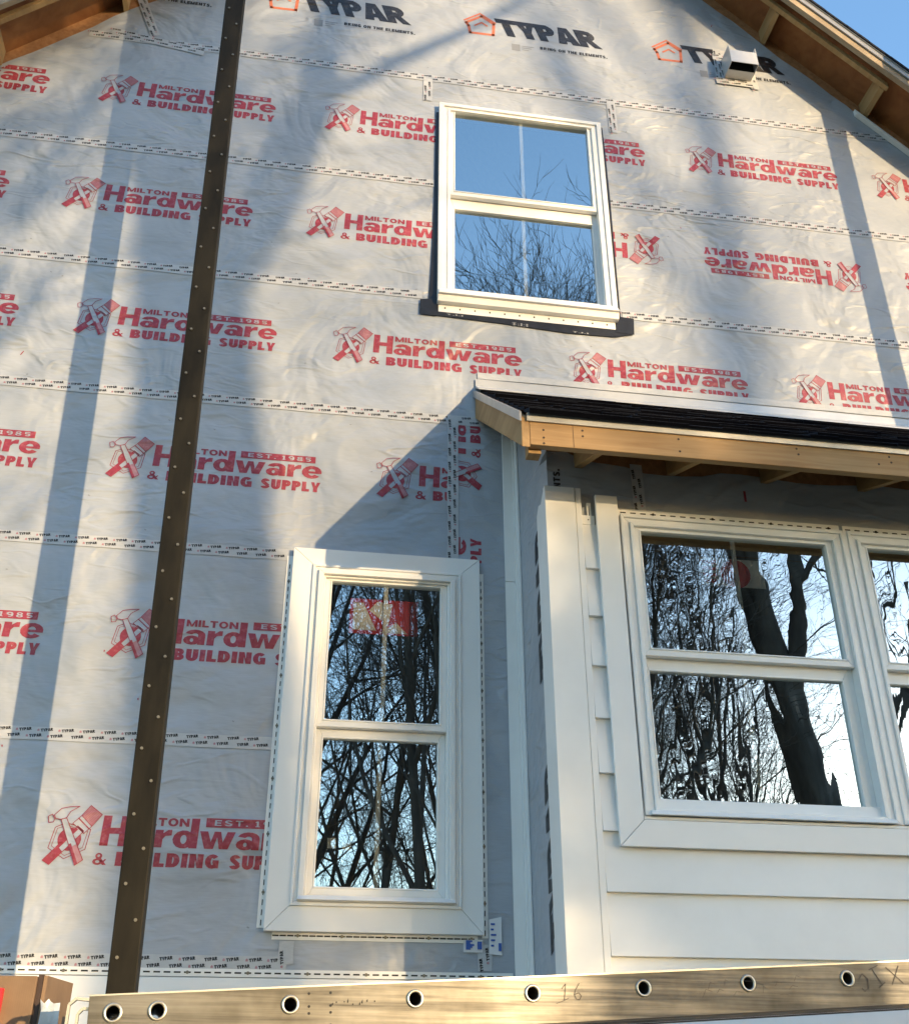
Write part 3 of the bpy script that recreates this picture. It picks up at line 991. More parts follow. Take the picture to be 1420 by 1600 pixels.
# ---- twin window of the bump-out
for wi, (dx, gu, gw) in enumerate([(0, (1.579, 2.513, 3.247, 3.838), (1.572, 2.494, 2.563, 3.152)), (1, (2.731, 3.665, 3.247, 3.838), (2.724, 3.646, 2.563, 3.152))]):
    x0, x1 = (1.480, 2.612) if wi == 0 else (2.632, 3.764)
    y = BY
    f = MB()
    f.ring((x0, x1, 2.500, 3.918), (x0 + .016, x1 - .016, 2.516, 3.900), y - .042, y)
    f.ring((x0 + .016, x1 - .016, 2.512, 3.900), (x0 + .045, x1 - .045, 2.524, 3.876), y - .030, y)
    f.ring((x0 + .045, x1 - .045, 2.516, 3.876), (x0 + .062, x1 - .062, 2.53, 3.858), y - .042, y + .05)
    f.hexa([(x0 + .02, y - .062, 2.500), (x1 - .02, y - .062, 2.500), (x1 - .02, y - .02, 2.500), (x0 + .02, y - .02, 2.500), (x0 + .024, y - .052, 2.517), (x1 - .024, y - .052, 2.517), (x1 - .03, y, 2.533), (x0 + .03, y, 2.533)])
    bw = f.build('window', M['frame'], house, bevel=.0025)
    bw['label'] = 'left window of the pair under the small roof' if wi == 0 else 'right window of the pair under the small roof'
    us, ls = sashes(bw, gu, gw, x0 + .062, x1 - .062, 3.858, 2.524, y, M['glass_wavy'], 0, 0, None)
    if wi == 0:
        c = MB()
        c.prism_xz([(1.360, 2.371), (1.468, 2.4795), (1.468, 4.005), (1.360, 4.005)], y - .048, y - .030)
        c.prism_xz([(1.3625, 2.371), (3.89, 2.371), (3.89, 2.4792), (1.4705, 2.4792)], y - .048, y - .030)
        c.box(1.474, 3.766, y - .033, y - .004, 2.484, 2.497)
        c.build('casing', M['pvc'], bw, bevel=.002)
        st = MB()
        st.quad((1.87, y + .012, 3.595), (2.19, y + .012, 3.595), (2.19, y + .012, 3.742), (1.87, y + .012, 3.742), 0)
        cx, cz = 2.045, 3.665
        st.add([(cx + .075 * math.cos(R(a)), y + .0112, cz + .075 * math.sin(R(a))) for a in range(0, 360, 15)], [tuple(range(24))], 1)
        for k in range(4):
            st.add([(1.88, y + .0112, 3.61 + k * .033), (1.95, y + .0112, 3.61 + k * .033), (1.95, y + .0112, 3.628 + k * .033), (1.88, y + .0112, 3.628 + k * .033)], [(0, 1, 2, 3)], 1)
        st.build('sticker', [M['sticker_white'], M['sticker_red']], us)
    else:
        c = MB()
        c.prism_xz([(3.78, 2.4795), (3.89, 2.371), (3.89, 4.005), (3.78, 4.005)], y - .048, y - .030)
        c.build('casing', M['pvc'], bw, bevel=.002)
    f = MB()
    flange(f, x0, x1, 3.920, 3.962, y - .004, True, th=.004, pitch=.05)
    f.build('nail_flange', [M['white'], M['slot'], M['slot']], bw)
mb = MB()
mb.box(2.6125, 2.6315, BY - .034, BY - .004, 2.50, 3.918)
mb.build('window_mullion', M['frame'], house)

# ---- little roof over the bump-out
RX0, RX1 = .956, 4.32
SL = .795
zt = lambda y: 5.085 + y * SL                 # shingle top line in section (y negative outwards)
mb = MB()
ncs = 11
rs = random.Random(5)
yl = [-1.165 * (1 - i / ncs) for i in range(ncs + 1)]
for i in range(ncs):
    ya, yb2 = yl[i], yl[i + 1]
    x = RX0 - .004
    while x < RX1:
        w = rs.uniform(.10, .34)
        x2 = min(x + w, RX1)
        th = rs.choice([.010, .016, .024])
        dy = rs.uniform(-.004, .006)
        za, zb = zt(ya), zt(yb2)
        mb.hexa([(x, ya + dy, za - .006), (x2, ya + dy, za - .006), (x2, yb2 + .01, zb - .006), (x, yb2 + .01, zb - .006),
                 (x, ya + dy, za + th), (x2, ya + dy, za + th), (x2, yb2 + .01, zb + .004), (x, yb2 + .01, zb + .004)])
        mb.quad((x, ya + dy - .0008, za - .006), (x2, ya + dy - .0008, za - .006), (x2, ya + dy - .0008, za + th - .002), (x, ya + dy - .0008, za + th - .002), 1)
        x = x2 + .0006
sr = mb.build('bay_roof', [M['shingle'], M['shingle_edge']], house)
mb = MB()
mb.prism_yz([(-1.13, zt(-1.13) - .028), (0, zt(0) - .028), (0, zt(0) - .010), (-1.13, zt(-1.13) - .010)], RX0 + .04, RX1 - .01)
mb.build('sheathing', M['ply'], sr)
mb = MB()
mb.box(RX0 + .002, RX1, -1.132, -1.092, 4.010, 4.150)
mb.build('fascia_board', M['pine'], sr, bevel=.003)
mb = MB()
for (x, z) in [(1.02, 4.10), (1.02, 4.06), (1.02, 4.03), (1.20, 4.115), (1.20, 4.085), (1.65, 4.115), (1.65, 4.05), (2.22, 4.12), (2.225, 4.09), (2.68, 4.12), (2.685, 4.09), (2.62, 4.075)]:
    mb.prism_xz([(x + .0055 * math.cos(q), z - .01 + .0055 * math.sin(q)) for q in [j * math.pi / 4 for j in range(8)]], -1.1335, -1.1325)
mb.box(1.155, 1.157, -1.1328, -1.1322, 4.012, 4.148)
mb.build('nail_holes', M['seamline'], sr)
mb = MB()
mb.prism_yz([(-1.132, 3.995), (-1.132, 4.155), (0.0 - .002, 5.045), (-.002, 4.885)], RX0 - .036, RX0 + .001)
mb.build('rake_board', M['pine_y'], sr, bevel=.003)
mb = MB()
mb.box(RX0 + .002, RX0 + .06, -1.09, -1.03, 3.990, 4.06)
mb.build('blocking', M['lumber'], sr)
mb = MB()
mb.hexa([(RX0 - .012, -1.142, 4.128), (RX1, -1.142, 4.128), (RX1, -1.1335, 4.128), (RX0 - .012, -1.1335, 4.128), (RX0 - .012, -1.150, 4.166), (RX1, -1.150, 4.166), (RX1, -1.1335, 4.166), (RX0 - .012, -1.1335, 4.166)])
mb.prism_yz([(-1.150, 4.118), (-1.150, 4.168), (-.003, 5.080), (-.003, 5.030)], RX0 - .048, RX0 - .038)
mb.build('drip_edge', M['drip'], sr)
for i, x in enumerate([1.30, 1.77, 2.26, 2.78, 3.30, 3.82]):
    mb = MB()
    mb.prism_yz([(-1.090, 4.030), (-1.090, zt(-1.09) - .03), (BY, zt(BY) - .03), (BY, 4.175)], x - .02, x + .02)
    mb.build('rafter', M['lumber'], sr, bevel=.002)
mb = MB()
mb.hexa([(.922, -.012, 5.086), (4.36, -.012, 5.086), (4.36, -.008, 5.086), (.922, -.008, 5.086), (.922, -.012, 5.156), (4.36, -.012, 5.156), (4.36, -.008, 5.156), (.922, -.008, 5.156)])
mb.prism_yz([(-.012, zt(0) + .006), (-.115, zt(-.115) + .018), (-.115, zt(-.115) + .026), (-.012, zt(0) + .020)], .922, 4.36)
mb.build('wall_flashing', M['metal_white'], sr)
seam_tape(.935, 5.187, 3.4, .1, wrap, seed=90, width=.044, lay=.0062, words=False)

# ---- main roof overhang at the gable
OV = .40


def slope_prism(mb, side, x0, x1, off0, off1, y0, y1, mi=0):
    """board following the rake between distances x0..x1 from the ridge; off = height above the lookout-bottom line"""
    a, b2 = AX + side * x0, AX + side * x1
    q = [(a, LB - x0 + off0), (b2, LB - x1 + off0), (b2, LB - x1 + off1), (a, LB - x0 + off1)]
    if side < 0:
        q = q[::-1]
    mb.prism_xz(q, y0, y1, mi)


mb = MB()
for sd in (1, -1):
    n = 40
    for k in range(n):
        slope_prism(mb, sd, .0 + 5.75 * k / n, 5.75 * (k + 1) / n + .006, .160, .182 + .004 * (k % 2), -OV - .028, 8.6)
roof = mb.build('gable_roof', M['shingle'], house)
mb = MB()
for sd in (1, -1):
    slope_prism(mb, sd, 0.0, 5.7, .128, .156, -OV + .002, 8.5)
mb.build('sheathing', M['ply'], roof)
for sd in (1, -1):
    mb = MB()
    slope_prism(mb, sd, 0.0, 5.6, .012, .127, -OV, -OV + .038)
    mb.build('barge_board', M['barge'], roof, bevel=.003)
    mb = MB()
    slope_prism(mb, sd, 0.0, 5.7, .092, .158, -OV - .013, -OV - .003)
    slope_prism(mb, sd, 0.0, 5.7, .150, .159, -OV - .02, -OV - .003)
    mb.build('drip_edge', M['drip'], roof)
    mb = MB()
    slope_prism(mb, sd, .02, 2.74 if sd > 0 else 5.5, .004, .055, -.312, -.274)
    mb.build('fly_rafter', M['lumber'], roof, bevel=.003)
    for dxx in ([.63, 1.32, 2.017, 2.711, 3.405, 4.1] if sd > 0 else [.55, 1.25, 1.95, 2.64, 3.33, 4.0]):
        mb = MB()
        slope_prism(mb, sd, dxx - .014, dxx + .014, .0, .126, -.272, -.004)
        mb.build('lookout', M['lumber'], roof, bevel=.002)
# white rake trim started at the right
mb = MB()
slope_prism(mb, 1, 2.64, 4.2, -.062, -.012, -.030, -.004)
slope_prism(mb, 1, 2.64, 4.2, -.066, -.052, -.044, -.031)
mb.build('rake_trim', M['white'], house)

# ---- vent hood
mb = MB()
VX0, VX1, VY = 2.825, 3.035, -.155
mb.prism_xz([(2.775, 8.06), (3.075, 8.06), (3.075, 8.42), (2.775, 8.42)], -.009, -.007, 0)
mb.box(VX0, VX1, VY, VY + .004, 8.118, 8.240, 0)
mb.box(VX0, VX0 + .004, VY + .004, -.009, 8.112, 8.30, 0)
mb.box(VX1 - .004, VX1, VY + .004, -.009, 8.112, 8.30, 0)
mb.hexa([(VX0, VY, 8.240), (VX1, VY, 8.240), (VX1, -.009, 8.30), (VX0, -.009, 8.30), (VX0, VY, 8.245), (VX1, VY, 8.245), (VX1, -.009, 8.305), (VX0, -.009, 8.305)])
mb.hexa([(VX0 + .004, -.085, 8.113), (VX1 - .004, -.085, 8.113), (VX1 - .004, -.010, 8.108), (VX0 + .004, -.010, 8.108), (VX0 + .004, -.085, 8.117), (VX1 - .004, -.085, 8.117), (VX1 - .004, -.010, 8.112), (VX0 + .004, -.010, 8.112)], 0)
mb.box(VX0 + .005, VX1 - .005, VY + .01, VY + .012, 8.125, 8.235, 1)
mb.box(VX0 + .005, VX1 - .005, -.084, -.082, 8.118, 8.27, 1)
vent = mb.build('vent_hood', [M['metal_white'], M['slot']], house)
for i, (x, z, L, a) in enumerate([(2.79, 8.07, .36, 88), (2.84, 8.05, .34, 90), (3.06, 8.03, .16, 95), (2.76, 8.335, .20, 0), (2.76, 8.075, .32, 0)]):
    seam_tape(x, z, L, a, vent, seed=70 + i, lay=.0095 + i * .0005)

# ---- rest of the shell
mb = MB()
mb.box(HX0 - .01, HX0 + .10, .02, 8.4, .0, LB - 5.2 + .12)
mb.box(HX1 - .10, HX1 + .01, .02, 8.4, .0, LB - 5.2 + .12)
mb.prism_xz([(HX0, 0), (HX1, 0), (HX1, LB - 5.2), (AX, LB), (HX0, LB - 5.2)], 8.3, 8.4)
mb.build('outer_wall', M['interior'], house)
mb = MB()
mb.box(HX0, HX1, .02, 8.3, 4.55, 4.75)
mb.box(HX0, HX1, .02, 8.3, .8, .95)
mb.box(-2.2, 4.5, 3.4, 3.5, .95, 9)
mb.build('inner_floor', M['interior'], house)
mb = MB()
mb.box(HX0 - .02, BX0, .001, .2, -.2, .41)
mb.box(BX0 - .01, BX1 + .01, BY - .01, .2, -.2, .41)
mb.box(BX1 + .01, HX1, .001, .2, -.2, .41)
mb.build('foundation', M['concrete'], house)


# ------------------------------------------------------------------ scaffold poles
def scaffold_pole(p0, p1, label, w=.098):
    p0, p1 = Vector(p0), Vector(p1)
    t = thing('scaffold_pole', label, 'scaffold pole', p0, 'scaffold poles in front of the wall')
    d = (p1 - p0).normalized()
    xx = Vector((1, 0, 0)) - d * d.x
    xx.normalize()
    yy = d.cross(xx)
    L = (p1 - p0).length
    P = lambda a, b, c: p0 + xx * a + yy * b + d * c
    mb = MB()
    h = w / 2
    mb.hexa([P(-h, -h, 0), P(h, -h, 0), P(h, h, 0), P(-h, h, 0), P(-h, -h, L), P(h, -h, L), P(h, h, L), P(-h, h, L)])
    mb.build('post', M['pole'], t, bevel=.004)
    mb = MB()
    k = 0
    c = .08
    while c < L - .1:
        sx = -.024 if k % 2 else .024
        ctr = P(sx, -h, c)
        ring = [ctr + xx * .006 * math.cos(q) + d * .006 * math.sin(q) for q in [j * math.pi / 4 for j in range(8)]]
        top = [v - yy * .006 for v in ring]
        mb.add(ring + top, [tuple(range(8, 16))] + [(i, (i + 1) % 8, (i + 1) % 8 + 8, i + 8) for i in range(8)])
        k += 1
        c += .122
    mb.build('bolt_heads', M['bolt'], t)
    return t


def along(a, b, z):
    f = (z - a[2]) / (b[2] - a[2])
    return tuple(a[i] + (b[i] - a[i]) * f for i in range(3))


pa, pb = (-.5015, -.84, 1.795), (-.6085, -.97, 6.92)
scaffold_pole(along(pa, pb, 0), along(pa, pb, 9.2), 'tall dark brown pole with two rows of bolt heads, left of both windows')
scaffold_pole((4.24, -.86, 0), (4.36, -.98, 9.0), 'dark scaffold pole beyond the right end of the small shingled roof')


def pump_jack(x, y, z, label):
    t = thing('pump_jack', label, 'scaffold bracket', (x, y, z), 'scaffold brackets on the poles')
    mb = MB()
    mb.box(x - .07, x - .052, y - .08, y + .08, z - .30, z + .02)
    mb.box(x + .052, x + .07, y - .08, y + .08, z - .30, z + .02)
    mb.box(x - .02, x + .02, y - 1.62, y - .06, z - .30, z - .25)
    mb.tube([(x, y - 1.2, z - .28), (x, y - .07, z - .75)], .014, 8)
    mb.build('arm', M['steel'], t)
    return t


pump_jack(-.492, -.83, 1.76, 'steel scaffold bracket under the left end of the aluminium ladder')
pump_jack(4.262, -.88, 1.98, 'steel scaffold bracket under the right end of the aluminium ladder')

# ------------------------------------------------------------------ ladder laid flat as a walk board
LO = Vector((.0528, -2.1939, 1.6808))
ly, lp = R(6.034), R(3.4136)
LD = Vector((math.cos(ly) * math.cos(lp), math.sin(ly) * math.cos(lp), math.sin(lp)))
LN = LD.cross(Vector((0, 0, 1))).normalized()       # towards the camera
LU = LN.cross(LD).normalized()
if LU.z < 0:
    LU = -LU
if LN.y > 0:
    LN = -LN
P = lambda s, n, u: LO + LD * s + LN * n + LU * u
S0, S1, UT, UB = -.457, 4.35, .036, -.070
lad = thing('ladder', 'scuffed aluminium ladder laid level below the windows, round rung holes along its rail', 'ladder', P(S0, 0, UB))


def lbox(mb, s0, s1, n0, n1, u0, u1, mi=0):
    mb.hexa([P(s0, n0, u0), P(s1, n0, u0), P(s1, n1, u0), P(s0, n1, u0), P(s0, n0, u1), P(s1, n0, u1), P(s1, n1, u1), P(s0, n1, u1)], mi)


RUNGS = [-.403] + [-.3045 + .305 * k for k in range(15)]
for side in (0, 1):
    nb = -.036 if side == 0 else -.43
    nf = 0.0 if side == 0 else -.394
    mb = MB()
    # web with true round holes: strips between holes
    hr = .0150
    xs = [S0] + [v for r_ in RUNGS for v in (r_ - .03, r_ + .03)] + [S1]
    face = nf
    for a, b2 in zip(xs[0::2], xs[1::2]):
        mb.quad(P(a, face, UB), P(b2, face, UB), P(b2, face, UT), P(a, face, UT))
    for r_ in RUNGS:
        n = 16
        inner = [(r_ + hr * math.cos(2 * math.pi * j / n), hr * math.sin(2 * math.pi * j / n)) for j in range(n)]
        outer = []
        for j in range(n):
            c_, s_ = math.cos(2 * math.pi * j / n), math.sin(2 * math.pi * j / n)
            kx = .03 / abs(c_) if abs(c_) > 1e-6 else 1e9
            kz = ((UT if s_ > 0 else -UB) / abs(s_)) if abs(s_) > 1e-6 else 1e9
            k = min(kx, kz)
            outer.append((r_ + c_ * k, s_ * k))
        # include the four corners so the plate stays closed
        for j in range(n):
            j2 = (j + 1) % n
            mb.quad(P(inner[j][0], face, inner[j][1]), P(outer[j][0], face, outer[j][1]), P(outer[j2][0], face, outer[j2][1]), P(inner[j2][0], face, inner[j2][1]))
        for cx_, cz_ in ((r_ + .03, UT), (r_ - .03, UT), (r_ - .03, UB), (r_ + .03, UB)):
            near = sorted(outer, key=lambda q: (q[0] - cx_) ** 2 + (q[1] - cz_) ** 2)
            side_pt = min([q for q in outer if abs(q[0] - cx_) < 1e-6], key=lambda q: abs(q[1] - cz_))
            top_pt = min([q for q in outer if abs(q[1] - cz_) < 1e-6], key=lambda q: abs(q[0] - cx_))
            mb.add([P(side_pt[0], face, side_pt[1]), P(cx_, face, cz_), P(top_pt[0], face, top_pt[1])], [(0, 1, 2)])
    # flanges of the channel
    lo_, hi_ = (nb, nf + .003) if side == 0 else (nb - .003, nf)
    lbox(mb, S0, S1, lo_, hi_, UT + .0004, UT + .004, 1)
    lbox(mb, S0, S1, lo_, hi_, UB - .004, UB - .0004, 2)  # bottom flange coloured dark for its shaded underside
    mb.quad(P(S0, nb, UB), P(S0, nf, UB), P(S0, nf, UT), P(S0, nb, UT), 0)
    mb.build('rail', [M['alu'], M['alu_edge'], M['alu_dark']], lad)
for r_ in RUNGS[:]:
    mb = MB()
    n = 20
    prof = [(-.006, .0150), (.0035, .0152), (.0045, .0180), (.0035, .0212), (.0003, .0216)]
    vs, fs = [], []
    for (nn, rr) in prof:
        for j in range(n):
            a = 2 * math.pi * j / n
            vs.append(P(r_ + rr * math.cos(a), nn, rr * math.sin(a)))
    for i in range(len(prof) - 1):
        for j in range(n):
            j2 = (j + 1) % n
            fs.append((i * n + j, i * n + j2, (i + 1) * n + j2, (i + 1) * n + j))
    mb.add(vs, fs, 0)
    vs, fs = [], []
    for nn, rr in [(-.001, .0149), (-.43, .0149)]:
        for j in range(n):
            a = 2 * math.pi * j / n
            vs.append(P(r_ + rr * math.cos(a), nn, rr * math.sin(a)))
    fs = [(j, j + n, (j + 1) % n + n, (j + 1) % n) for j in range(n)]
    mb.add(vs, fs, 1)
    mb.build('rung', [M['alu_edge'], M['alu_dark']], lad, smooth=True)
# end strap loops
mb = MB()
pth = [(-.457, -.012, .030), (-.485, -.012, .034), (-.500, -.012, .022), (-.503, -.012, -.03), (-.500, -.012, -.09)]
for (o1, w) in ((0, 0), (1, 1)):
    pts = pth if o1 == 0 else [(-.458, -.022, .012), (-.470, -.022, .013), (-.480, -.022, .002), (-.482, -.022, -.03), (-.480, -.022, -.09)]
    for a, b2 in zip(pts[:-1], pts[1:]):
        d = (Vector((b2[0] - a[0], 0, b2[2] - a[2]))).normalized()
        nx, nz2 = -d.z * .003, d.x * .003
        mb.hexa([P(a[0] - nx, a[1] - .02, a[2] - nz2), P(b2[0] - nx, b2[1] - .02, b2[2] - nz2), P(b2[0] - nx, b2[1] + .012, b2[2] - nz2), P(a[0] - nx, a[1] + .012, a[2] - nz2),
                 P(a[0] + nx, a[1] - .02, a[2] + nz2), P(b2[0] + nx, b2[1] - .02, b2[2] + nz2), P(b2[0] + nx, b2[1] + .012, b2[2] + nz2), P(a[0] + nx, a[1] + .012, a[2] + nz2)])
mb.build('end_strap', M['alu_edge'], lad)
# rivet holes and scrawled marks on the rail
mb = MB()
for s_ in (.045, .097):
    for u_ in (.022, -.006, -.021, -.048):
        mb.add([P(s_ + .0032 * math.cos(q), .0008, u_ + .0032 * math.sin(q)) for q in [j * math.pi / 4 for j in range(8)]], [tuple(range(8))])
for k in range(9):
    s_ = .10 + k * .0125 + rng.uniform(-.004, .004)
    u_ = -.004 + rng.uniform(-.006, .004)
    mb.add([P(s_, .0008, u_), P(s_ + .003, .0008, u_), P(s_ + .003, .0008, u_ + rng.uniform(.002, .01)), P(s_, .0008, u_ + .003)], [(0, 1, 2, 3)])
mb.build('rivet_holes', M['slot'], lad)
mb = MB()


def scrawl(pts, wd):
    for a, b2 in zip(pts[:-1], pts[1:]):
        for q in outline([a, b2], wd, False):
            mb.add([P(x, .0009, z) for x, z in q], [(0, 1, 2, 3)])


scrawl([(.690, .008), (.701, .018), (.694, -.018)], .0017)
scrawl([(.672, -.026), (.694, -.020), (.706, -.015)], .0013)
scrawl([(.738, .018), (.727, .004), (.722, -.008), (.726, -.018), (.735, -.020), (.741, -.012), (.735, -.004), (.724, -.007)], .0017)
scrawl([(1.560, -.004), (1.575, .010), (1.590, -.004), (1.586, -.026), (1.572, -.034), (1.566, -.026)], .0026)
scrawl([(1.600, .020), (1.630, .030)], .0024)
scrawl([(1.610, .020), (1.632, -.020), (1.620, -.026), (1.642, -.014)], .0026)
scrawl([(1.655, .024), (1.700, -.018)], .0026)
scrawl([(1.696, .026), (1.664, -.020)], .0026)
for (x, z, a) in [(1.08, -.02, .9), (1.10, .0, 1.0), (1.125, -.01, .8), (1.15, .01, 1.2), (1.17, -.02, .7), (1.235, .0, .5), (1.26, -.015, 1.3), (1.30, .0, .8), (1.34, -.01, .6), (1.36, .01, .9), (1.19, .012, .2), (1.31, -.022, .1)]:
    L = rng.uniform(.02, .045)
    scrawl([(x, z - .01), (x + L * .5 * math.cos(a), z - .01 + L * .6 * math.sin(a)), (x + L * math.cos(a) + .004, z - .012 + L * .5 * math.sin(a))], .0009)
mb.build('marker_writing', M['scratch'], lad)

# ------------------------------------------------------------------ cardboard box and plank it stands on
bx = Vector((-.560, -2.00, 1.30))
BT = 1.752
box = thing('cardboard_box', 'brown cardboard box with red print, standing beside the left end of the ladder', 'box', (-.75, -1.9, 1.30))
mb = MB()
mb.hexa([(-1.00, -2.02, 1.30), (-.570, -2.00, 1.30), (-.570, -1.60, 1.30), (-1.00, -1.60, 1.30), (-1.00, -2.02, BT), (-.570, -2.00, BT), (-.570, -1.60, BT), (-1.00, -1.60, BT)], 0)
mb.build('body', M['card'], box, bevel=.003)
mb = MB()
mb.hexa([(-.556, -1.99, 1.30), (-.548, -1.985, 1.30), (-.548, -1.62, 1.30), (-.556, -1.62, 1.30), (-.556, -1.99, BT + .002), (-.548, -1.985, BT + .002), (-.540, -1.64, BT + .012), (-.548, -1.64, BT + .012)], 0)
mb.hexa([(-.569, -1.992, 1.30), (-.557, -1.992, 1.30), (-.557, -1.63, 1.30), (-.569, -1.63, 1.30), (-.569, -1.992, BT + .004), (-.557, -1.992, BT + .004), (-.557, -1.63, BT - .004), (-.569, -1.63, BT - .004)], 1)  # strip filling the flap gap, its shade put into the colour
mb.build('flap', [M['card'], M['card_dark']], box)
mb = MB()
mb.box(-.95, -.642, -2.0235, -2.0028, 1.40, 1.722)
mb.build('printed_panel', M['sticker_red'], box)
plk = thing('scaffold_plank', 'grey wooden plank carrying the cardboard box', 'plank', (-.8, -1.8, 1.26))
mb = MB()
mb.box(-2.6, -.44, -2.10, -1.55, 1.258, 1.298)
mb.build('board', M['lumber'], plk)
# crumpled plastic tucked between box and ladder
mb = MB()
rp = random.Random(9)
gx, gz = 7, 9
grid = []
for i in range(gx):
    for j in range(gz):
        grid.append((-.547 + .045 * i / (gx - 1) + rp.uniform(-.004, .004), -2.02 + rp.uniform(-.006, .006), 1.50 + .195 * j / (gz - 1) + rp.uniform(-.008, .008)))
mb.add(grid, [(i * gz + j, (i + 1) * gz + j, (i + 1) * gz + j + 1, i * gz + j + 1) for i in range(gx - 1) for j in range(gz - 1)])
o = mb.build('plastic_sheet', M['plastic'], smooth=True)
o['label'] = 'crumpled clear plastic tucked between cardboard box and ladder end'
o['category'] = 'plastic sheet'


# ------------------------------------------------------------------ bare trees behind the camera (mirrored in the glass, shading the wall)
def make_tree(seed, H, r0, fork=.25, spread=1.0, lean=(0, 0), nmain=6, dens=1.0):
    r = random.Random(seed)
    trunk, twigs = MB(), MB()

    def branch(p, d, L, rad, lev):
        n = 6 if lev == 0 else (5 if lev < 3 else 3)
        pts, rs_ = [p.copy()], [rad]
        q, dd = p.copy(), d.normalized()
        wob = (.07, .16, .22, .26, .3, .3)[lev]
        upw_ = (.02, .10, .10, .08, .05, .03)[lev]
        for i in range(n):
            dd = (dd + Vector((r.uniform(-wob, wob), r.uniform(-wob, wob), r.uniform(-wob, wob) + upw_))).normalized()
            q = q + dd * (L / n)
            pts.append(q.copy())
            e = (i + 1) / n
            rs_.append(rad * (1 - e * (.55 if lev == 0 else .72)))
        (trunk if lev < 2 else twigs).tube(pts, rs_, (10, 7, 5, 4, 3, 3)[lev], cap=False)
        if lev >= 5:
            return
        if lev == 0:
            cnt = nmain
        else:
            cnt = int((5, 5, 4.6, 4, 3)[lev] * dens + r.random())
        for k in range(cnt):
            f_ = fork + (1 - fork) * (k + r.random() * .8) / cnt if lev == 0 else .22 + .75 * (k + r.random()) / cnt
            f_ = min(f_, .98)
            i = min(int(f_ * n), n - 1)
            u = f_ * n - i
            bp = pts[i].lerp(pts[i + 1], u)
            bd = (pts[i + 1] - pts[i]).normalized()
            side = Vector((r.gauss(0, 1), r.gauss(0, 1), r.gauss(0, .6)))
            side = (side - bd * side.dot(bd)).normalized()
            ang = r.uniform(.45, .95) * spread if lev else r.uniform(.35, .75) * spread
            nd = bd * math.cos(ang) + side * math.sin(ang)
            Lk = L * ((.62 - .25 * f_) if lev == 0 else r.uniform(.5, .72)) * (1.0 if lev < 3 else .9)
            rr = max(.006, (rs_[i] * (1 - u) + rs_[i + 1] * u) * r.uniform(.48, .68))
            branch(bp, nd, Lk, rr, lev + 1)
        if lev == 0:
            branch(pts[-1], dd + Vector((r.uniform(-.3, .3), r.uniform(-.3, .3), .3)), L * .32, rs_[-1] * .95, 1)

    branch(Vector((0, 0, -.1)), Vector((lean[0], lean[1], 1)), H * .80, r0, 0)
    return trunk, twigs


TREES = []
for k, kw in enumerate([dict(seed=11, H=17.0, r0=.26, fork=.22, nmain=8), dict(seed=23, H=18.0, r0=.20, fork=.35, nmain=8, spread=.85),
                        dict(seed=37, H=21.0, r0=.66, fork=.58, nmain=4, spread=.65, lean=(-.22, .02), dens=.5), dict(seed=41, H=14.5, r0=.11, fork=.2, nmain=9, spread=.7),
                        dict(seed=59, H=16.0, r0=.14, fork=.15, nmain=9, spread=.7), dict(seed=71, H=8.0, r0=.07, fork=.05, nmain=9, spread=.9, dens=.8), dict(seed=83, H=16.0, r0=.32, fork=.3, nmain=6, spread=.9, dens=.55),
                        dict(seed=97, H=6.0, r0=.21, fork=.40, nmain=11, spread=1.15, dens=1.5), dict(seed=103, H=20.0, r0=.30, fork=.66, nmain=5, spread=.8, dens=.5, lean=(-.03, 0)),
                        dict(seed=113, H=6.4, r0=.16, fork=.72, nmain=13, spread=1.25, dens=1.5),
                        dict(seed=131, H=12.0, r0=.12, fork=.10, nmain=10, spread=1.35, dens=.9)]):
    tr, tw = make_tree(**kw)
    top = max(v[2] for v in tw.v)
    me = [top]
    for nm, mbx in (('trunk', tr), ('branches', tw)):
        m_ = bpy.data.meshes.new(nm)
        m_.from_pydata(mbx.v, [], mbx.f)
        m_.materials.append(M['bark'])
        m_.polygons.foreach_set('use_smooth', [True] * len(mbx.f))
        m_.update()
        me.append(m_)
    TREES.append(me)


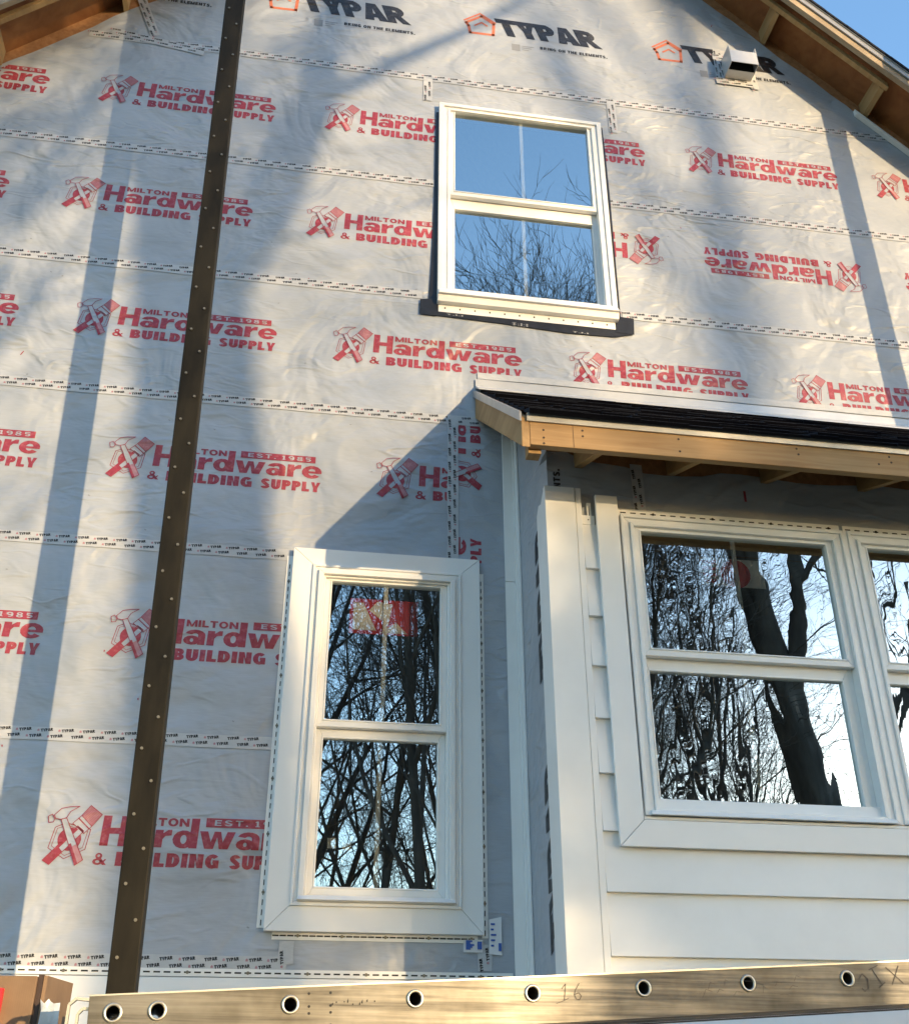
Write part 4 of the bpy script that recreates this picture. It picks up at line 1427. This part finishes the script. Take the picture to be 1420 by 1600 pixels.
def place_tree(kind, x, y, rz, height, label):
    t = thing('bare_tree', label, 'tree', (x, y, 0), 'bare winter trees behind the camera')
    for me in TREES[kind][1:]:
        o = bpy.data.objects.new(me.name, me)
        COL.objects.link(o)
        o.parent = t
    t.rotation_euler = (0, 0, R(rz))
    sc = height / TREES[kind][0]
    t.scale = (sc, sc, sc)
    return t


SPOTS = [
    # near trees whose tips end in the upper window
    (4, 2.3, -10.6, 10, 16.0), (3, 3.3, -11.2, 80, 16.6), (3, 4.5, -10.8, 150, 16.3), (4, 5.1, -12.0, 200, 16.8), (3, 2.9, -12.6, 40, 17.2), (4, 4.1, -12.8, 320, 17.2),
    (3, -2.4, -12.5, 95, 16.0),
    (0, .4, -15.5, 120, 17.0), (1, 3.2, -17.0, 330, 17.5), (0, -1.8, -18.0, 20, 18.0),
    (4, 9.0, -19.0, 220, 18.0), (10, 1.5, -13.4, 190, 12.5), (10, .2, -14.8, 20, 13.0), (10, 7.0, -16.4, 60, 12.0), (1, 17.6, -35.0, 260, 21.0),
    # low growth between the trunks
    (5, .0, -13.0, 0, 7.0), (5, 2.4, -14.6, 70, 7.5), (5, -1.5, -20.5, 190, 9.0),
    # leaning trunks mirrored in the twin window
    (2, 8.8, -11.5, 0, 16.6), (1, 5.4, -13.4, 190, 16.0),
    # trees out towards the low sun that dapple the gable
    (8, 20.6, -25.0, 0, 21.0), (8, 17.7, -24.6, 180, 22.0), (6, 29.2, -38.5, 210, 14.0), (6, 30.8, -39.0, 100, 13.0),
    # growth that shades the twin window wall
    (9, 13.4, -14.0, 60, 6.6), (9, 14.9, -15.6, 10, 6.8), (7, 10.75, -12.0, 0, 5.2), (9, 11.5, -12.8, 140, 6.2), (9, 12.5, -13.2, 200, 6.4), (7, 13.1, -12.6, 250, 6.5),
]
rf = random.Random(21)
for k in range(11):                           # the wood further back, kept clear of the sun's path to the wall
    T = rf.uniform(21, 46)
    x = rf.uniform(-8, min(.736 * T - 7.0, .39 * (T + 3.6)))
    SPOTS.append((rf.choice([0, 1, 3, 4, 5, 3, 4]), x, -T, rf.uniform(0, 360), rf.uniform(15, 20)))
for k, (kd, x, y, rz, sc) in enumerate(SPOTS):
    place_tree(kd, x, y, rz, sc, 'leafless tree with dark bare branches standing opposite the house')
